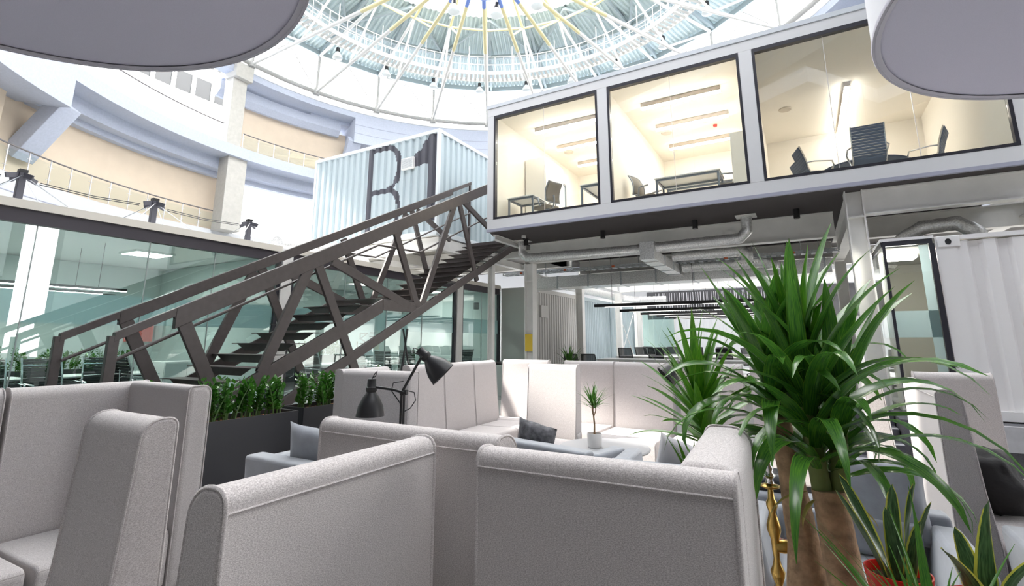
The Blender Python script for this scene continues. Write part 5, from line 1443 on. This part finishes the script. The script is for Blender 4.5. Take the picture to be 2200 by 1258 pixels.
planter('planter with green plants inside the meeting room behind the stair', -11.6, -11.3, 7.4, 10.6, 1.25, 45, 24, z0=OF)

# ------------------------------------------------------------------ yuccas
def bark_trunk(pts, rad, seed, n=16):
    rnd = random.Random(seed); mb = MB(); fine = []; R = []
    for (a, ra), (b, rb) in zip(list(zip(pts, rad))[:-1], list(zip(pts, rad))[1:]):
        a, b = Vector(a), Vector(b); k = max(2, int((b-a).length/0.025))
        for j in range(k): fine.append(a+(b-a)*j/k); R.append((ra+(rb-ra)*j/k)*(1+rnd.uniform(-.025, .025)))
    fine.append(Vector(pts[-1])); R.append(rad[-1])
    return mb.tube(fine, R, n)
yx, yy = 0.02, 2.36
t = thing('yucca', 'big yucca with two bare trunks in the right foreground', 'plant', (yx, yy, 0))
MB().lathe([(0, 0), (0.2, 0), (0.24, 0.36), (0.22, 0.36), (0.2, 0.30), (0, 0.30)], 32).build('pot', mat('dark_pot', (0.05, 0.05, 0.05), 0.5), t, smooth=40)
MB().lathe([(0.205, 0.305), (0.1, 0.315), (0, 0.315)], 24).build('soil', SOIL, t)
bark_trunk([(0.06, -0.02, 0.30), (0.04, -0.01, 0.62), (0.015, 0, 0.85), (0.0, 0.0, 1.08)], [0.072, 0.068, 0.061, 0.058], 1).build('trunk', BARK, t, smooth=60)
bark_trunk([(-0.10, 0.08, 0.30), (-0.10, 0.08, 0.62), (-0.105, 0.08, 0.85), (-0.125, 0.085, 1.10), (-0.15, 0.09, 1.32)], [0.095, 0.085, 0.058, 0.046, 0.042], 2).build('trunk', BARK, t, smooth=60)
heads = [((-0.02, 0.0, 1.05), (-0.055, 0.0, 1.50), 50, 0.70), ((0.03, 0.02, 1.05), (0.07, 0.04, 1.42), 26, 0.62), ((-0.15, 0.09, 1.28), (-0.17, 0.09, 1.45), 32, 0.56)]
rnd = random.Random(12)
for h, (a, b, nl, LL) in enumerate(heads):
    MB().tube([a, (Vector(a)+Vector(b))/2, b], [0.036, 0.032, 0.02], 10).build('green_stem', mat('young_stem', (0.16, 0.20, 0.06), 0.7), t, smooth=60)
    lv = MB()
    for k in range(nl):
        f = (k+0.5)/nl
        base = Vector(a).lerp(Vector(b), 0.15+0.85*f)
        az = k*2.39996+rnd.uniform(-.3, .3)
        el = 0.45+1.0*f**0.9+rnd.uniform(-.15, .15)
        dr = rnd.uniform(2.1, 3.1) if f < 0.3 else rnd.uniform(1.3, 2.4) if f < 0.6 else rnd.uniform(0.1, 0.9)
        blade(lv, base, az, el, LL*rnd.uniform(0.78, 1.1)*(0.85 if f > 0.85 else 1), rnd.uniform(0.060, 0.088), dr, 10, 0.28, k, rnd.uniform(-.5, .5), 0.8)
    lv.build('foliage', YUC, t, smooth=180)
yl = MB()
for k in range(9): blade(yl, (-0.05, 0.0, 1.46), 0.7*k, 1.2+0.03*k, 0.40+0.02*k, 0.065, 0.15, 8, 0.25, k)
yl.build('young_leaves', YUC2, t, smooth=180)['label'] = 'bright green upright young leaves'
dl = MB()
for (b, az, el, L) in (((-0.07, -0.03, 1.07), 3.6, -0.2, 0.2), ((0.05, -0.05, 1.05), -0.5, -0.1, 0.12), ((-0.05, -0.06, 1.05), 4.2, -0.3, 0.13)): blade(dl, b, az, el, L, 0.02, 1.6, 6, 0.4)
dl.build('dry_leaves', DRY, t, smooth=180)['label'] = 'withered yellow hanging leaves'

t = thing('yucca', 'smaller yucca with a ringed trunk behind the dark sofa back', 'plant', (-0.46, 2.62, 0))
MB().lathe([(0, 0), (0.16, 0), (0.19, 0.34), (0.17, 0.34), (0.16, 0.30), (0, 0.30)], 28).build('pot', POTW, t, smooth=40)
MB().lathe([(0.165, 0.305), (0, 0.31)], 24).build('soil', SOIL, t)
bark_trunk([(0.0, 0, 0.30), (0.0, 0, 0.8), (0.01, 0.0, 1.15)], [0.05, 0.045, 0.04], 4).build('trunk', BARK, t, smooth=60)
lv = MB(); rnd = random.Random(31)
for k in range(58):
    f = (k+0.5)/58; base = Vector((0.01, 0, 1.13)).lerp(Vector((-0.02, 0, 1.36)), f)
    blade(lv, base, k*2.39996+rnd.uniform(-.3, .3), 0.3+1.15*f+rnd.uniform(-.15, .15), rnd.uniform(0.32, 0.46), rnd.uniform(0.034, 0.052), rnd.uniform(0.4, 1.1)*(1-0.7*f), 8, 0.25, k, rnd.uniform(-.4, .4), 0.8)
lv.build('foliage', YUC2, t, smooth=180)
lv = MB()
for k in range(11): blade(lv, (-0.10+0.02*k, -0.10, 0.82+0.01*k), 0.57*k, 1.0+0.03*k, 0.36, 0.035, 0.3, 8, 0.25, k)
lv.build('lower_leaves', YUC2, t, smooth=180)

# ------------------------------------------------------------------ plant stand with red pots
sx, sy = 0.24, 2.02
t = thing('plant_stand', 'low white stand under the red pots at the bottom right', 'stand', (sx, sy, 0))
MB().box(-0.20, 0.28, -0.16, 0.16, 0.70, 0.76).build('top', DESKW, t, bevel=0.004)
for a in (-0.17, 0.25):
    for b in (-0.13, 0.13): MB().box(a-0.015, a+0.015, b-0.015, b+0.015, 0, 0.70).build('leg', DESKW, t)
def red_pot(label, x, y, r, h, leaves):
    t = thing('snake_plant', label, 'plant', (x, y, 0.761))
    MB().lathe([(0, 0), (r*0.72, 0), (r, h), (r*0.95, h), (r*0.9, h-0.03), (0, h-0.03)], 32).build('pot', RED, t, smooth=40)
    MB().lathe([(r*0.91, h-0.028), (0, h-0.022)], 24).build('soil', SOIL, t)
    lv = MB()
    for k, (dx, dy, az, el, L, wd, dr, tw) in enumerate(leaves): blade(lv, (dx, dy, h-0.03), az, el, L, wd, dr, 10, 0.35, k, tw, 0.55)
    lv.build('foliage', SNAKE, t, smooth=180)
    return t
red_pot('snake plant with yellow edged leaves in the left red pot', sx-0.07, sy-0.02, 0.085, 0.20,
        [(-0.02, 0.0, 2.9, 1.25, 0.30, 0.055, 0.1, 0.8), (0.0, 0.0, 0.5, 1.5, 0.27, 0.06, 0.0, -0.6), (0.02, 0.01, 0.2, 1.42, 0.28, 0.045, 0.1, 1.2), (0.03, 0.0, -0.2, 1.3, 0.25, 0.055, 0.1, 0.5),
         (0.0, -0.03, 4.2, 1.45, 0.22, 0.06, 0.1, 0.2), (0.03, -0.02, -0.8, 1.35, 0.20, 0.065, 0.1, 0.0), (-0.03, -0.02, 3.4, 1.2, 0.27, 0.05, 0.15, -0.5)])
red_pot('broad leaved snake plant in the right red pot', sx+0.13, sy-0.04, 0.10, 0.17,
        [(-0.03, -0.03, 3.8, 1.25, 0.20, 0.095, 0.6, 0.3), (0.0, 0.0, 0.6, 1.45, 0.29, 0.085, 0.1, 0.5), (0.02, 0.0, 0.1, 1.2, 0.24, 0.075, 1.2, 0.2), (-0.02, 0.02, 1.9, 1.3, 0.2, 0.06, 0.2, 0)])
t = thing('spider_plant', 'thin leaved dark plant along the bottom edge, before the red pots', 'plant', (sx-0.03, sy-0.26, 0))
MB().lathe([(0, 0), (0.07, 0), (0.085, 0.80), (0.078, 0.80), (0, 0.78)], 24).build('pot', mat('dark_pot', (0.05, 0.05, 0.05), 0.5), t, smooth=40)
lv = MB(); rnd = random.Random(9)
for k in range(34):
    blade(lv, (rnd.uniform(-.03, .03), rnd.uniform(-.03, .03), 0.79), rnd.uniform(0, 2*PI), rnd.uniform(0.5, 1.45), rnd.uniform(0.28, 0.46), 0.017, rnd.uniform(0.2, 0.7), 8, 0.25, k)
lv.build('foliage', YUC, t, smooth=180)
lv = MB()
for az, el in ((-0.1, 0.9), (0.25, 1.15), (-0.4, 0.55)): blade(lv, (0.06, 0.0, 0.79), az, el, 0.42, 0.018, 0.5, 8, 0.25)
lv.build('yellow_leaves', mat('yellow_leaf', (0.5, 0.45, 0.06), 0.5), t, smooth=180)['label'] = 'yellow green strap leaves'

# ------------------------------------------------------------------ brass figure, jacket, kilims, backpack
t = thing('brass_stand', 'turned brass stand with small brass animal beside the dark sofa back', 'ornament', (-0.19, 2.50, 0))
pr = [(0, 0.0), (0.11, 0.0), (0.115, 0.02), (0.06, 0.06), (0.04, 0.12), (0.06, 0.18), (0.035, 0.26), (0.05, 0.34), (0.028, 0.42), (0.03, 0.52), (0.042, 0.56), (0.046, 0.60), (0.03, 0.64), (0.018, 0.66), (0.034, 0.69), (0.038, 0.71), (0.022, 0.735), (0.016, 0.76), (0.020, 0.79), (0.022, 0.83), (0.036, 0.86), (0.038, 0.88), (0.026, 0.91), (0.018, 0.93), (0.030, 0.955), (0.030, 0.97), (0.018, 0.985), (0.015, 1.02), (0.052, 1.03), (0.054, 1.036), (0.02, 1.042), (0, 1.045)]
MB().lathe([(r*(0.72 if z > 0.1 else 1), z) for r, z in pr], 24).build('turned_column', BRASS, t, smooth=60)
MB().lathe([(0, 1.043), (0.018, 1.045), (0.014, 1.06), (0.026, 1.075), (0.014, 1.09), (0.02, 1.105), (0.010, 1.12), (0.014, 1.13), (0.004, 1.17), (0, 1.172)], 18).build('silver_finial', CHROME, t, smooth=60)
an = MB(); an.tube([(0.0, 0, 0.80), (0.03, 0.005, 0.805), (0.06, 0.012, 0.808), (0.075, 0.015, 0.80)], [0.02, 0.026, 0.022, 0.012], 10)
for dx, k in ((0.045, 0.02), (0.055, -0.01), (0.068, 0.015), (0.07, -0.005)): an.tube([(dx, k, 0.80), (dx+0.01, k, 0.76), (dx+0.002, k, 0.72)], [0.008, 0.005, 0.004], 6)
an.tube([(0.07, 0.015, 0.81), (0.088, 0.018, 0.80), (0.092, 0.018, 0.77)], [0.008, 0.007, 0.003], 6)
an.build('animal', BRASS, t, smooth=60)
def lumpy(name, label, cat, loc, dims, m, seed, rot=(0, 0, 0)):
    bm = bmesh.new(); bmesh.ops.create_icosphere(bm, subdivisions=4, radius=1)
    rnd = random.Random(seed); ph = [rnd.uniform(0, 6) for _ in range(6)]
    for v in bm.verts:
        p = v.co; s_ = 1+0.09*math.sin(4*p.x+ph[0]+2*p.z)+0.07*math.sin(6*p.y+ph[1])+0.05*math.sin(9*p.z+3*p.x+ph[2])+0.03*math.sin(15*p.x+ph[3])
        q = Vector([math.copysign(abs(c)**0.75, c) for c in p]); v.co = Vector((q.x*dims[0], q.y*dims[1], max(q.z, -0.8)*dims[2]))*s_
    me = bpy.data.meshes.new(name); bm.to_mesh(me); bm.free(); me.materials.append(m); me.shade_smooth()
    o = bpy.data.objects.new(name, me); COL.objects.link(o); o.location = loc; o.rotation_euler = rot
    return tag(o, label, cat)
BAGM = mat('black_nylon', (0.015, 0.014, 0.015), 0.75, bump=0.6, bscale=40)
t = thing('backpack', 'black backpack slumped on the white sofa at the right', 'bag', (1.05, 5.10, 0.49))
bo = lumpy('body', None, None, (0, 0, 0.15), (0.20, 0.24, 0.23), BAGM, 4, (0, -0.45, 0)); bo.parent = t
lf_ = lumpy('pocket', None, None, (0.12, 0.02, 0.07), (0.11, 0.15, 0.085), BAGM, 8); lf_.parent = t
MB().tube([(-0.09, -0.05, 0.30), (-0.10, 0.0, 0.38), (-0.06, 0.05, 0.31)], 0.011, 6).build('strap', BAGM, t, smooth=60)
lumpy('jacket', 'black padded jacket lying on the kilim pouf behind the brass stand', 'jacket', (-0.30, 4.12, 0.58), (0.17, 0.15, 0.17), mat('black_puffer', (0.02, 0.022, 0.028), 0.35, bump=0.8, bscale=14), 6)
t = MB().box(-0.32, 0.20, -0.25, 0.25, 0, 0.42).build('kilim_pouf', KILIM, bevel=0.05, seg=4, loc=(-0.33, 4.02, 0)); tag(t, 'red and cream kilim covered pouf behind the brass stand', 'pouf')
t = MB().box(-0.5, 0.35, -0.6, 0.9, 0.002, 0.012).build('kilim_rug', KILIM, loc=(-0.25, 3.05, 0)); tag(t, 'red patterned kilim rug on the floor between brass stand and trunks', 'rug')
t = thing('side_table', 'small round white side table behind the yucca trunk', 'table', (0.03, 2.92, 0))
MB().lathe([(0, 0.50), (0.2, 0.50), (0.205, 0.515), (0.2, 0.53), (0, 0.53)], 32).build('top', DESKW, t); MB().lathe([(0.025, 0.02), (0.025, 0.5)], 12).build('leg', DESKW, t, smooth=60); MB().lathe([(0, 0), (0.14, 0), (0.14, 0.02), (0, 0.025)], 24).build('foot', DESKW, t)
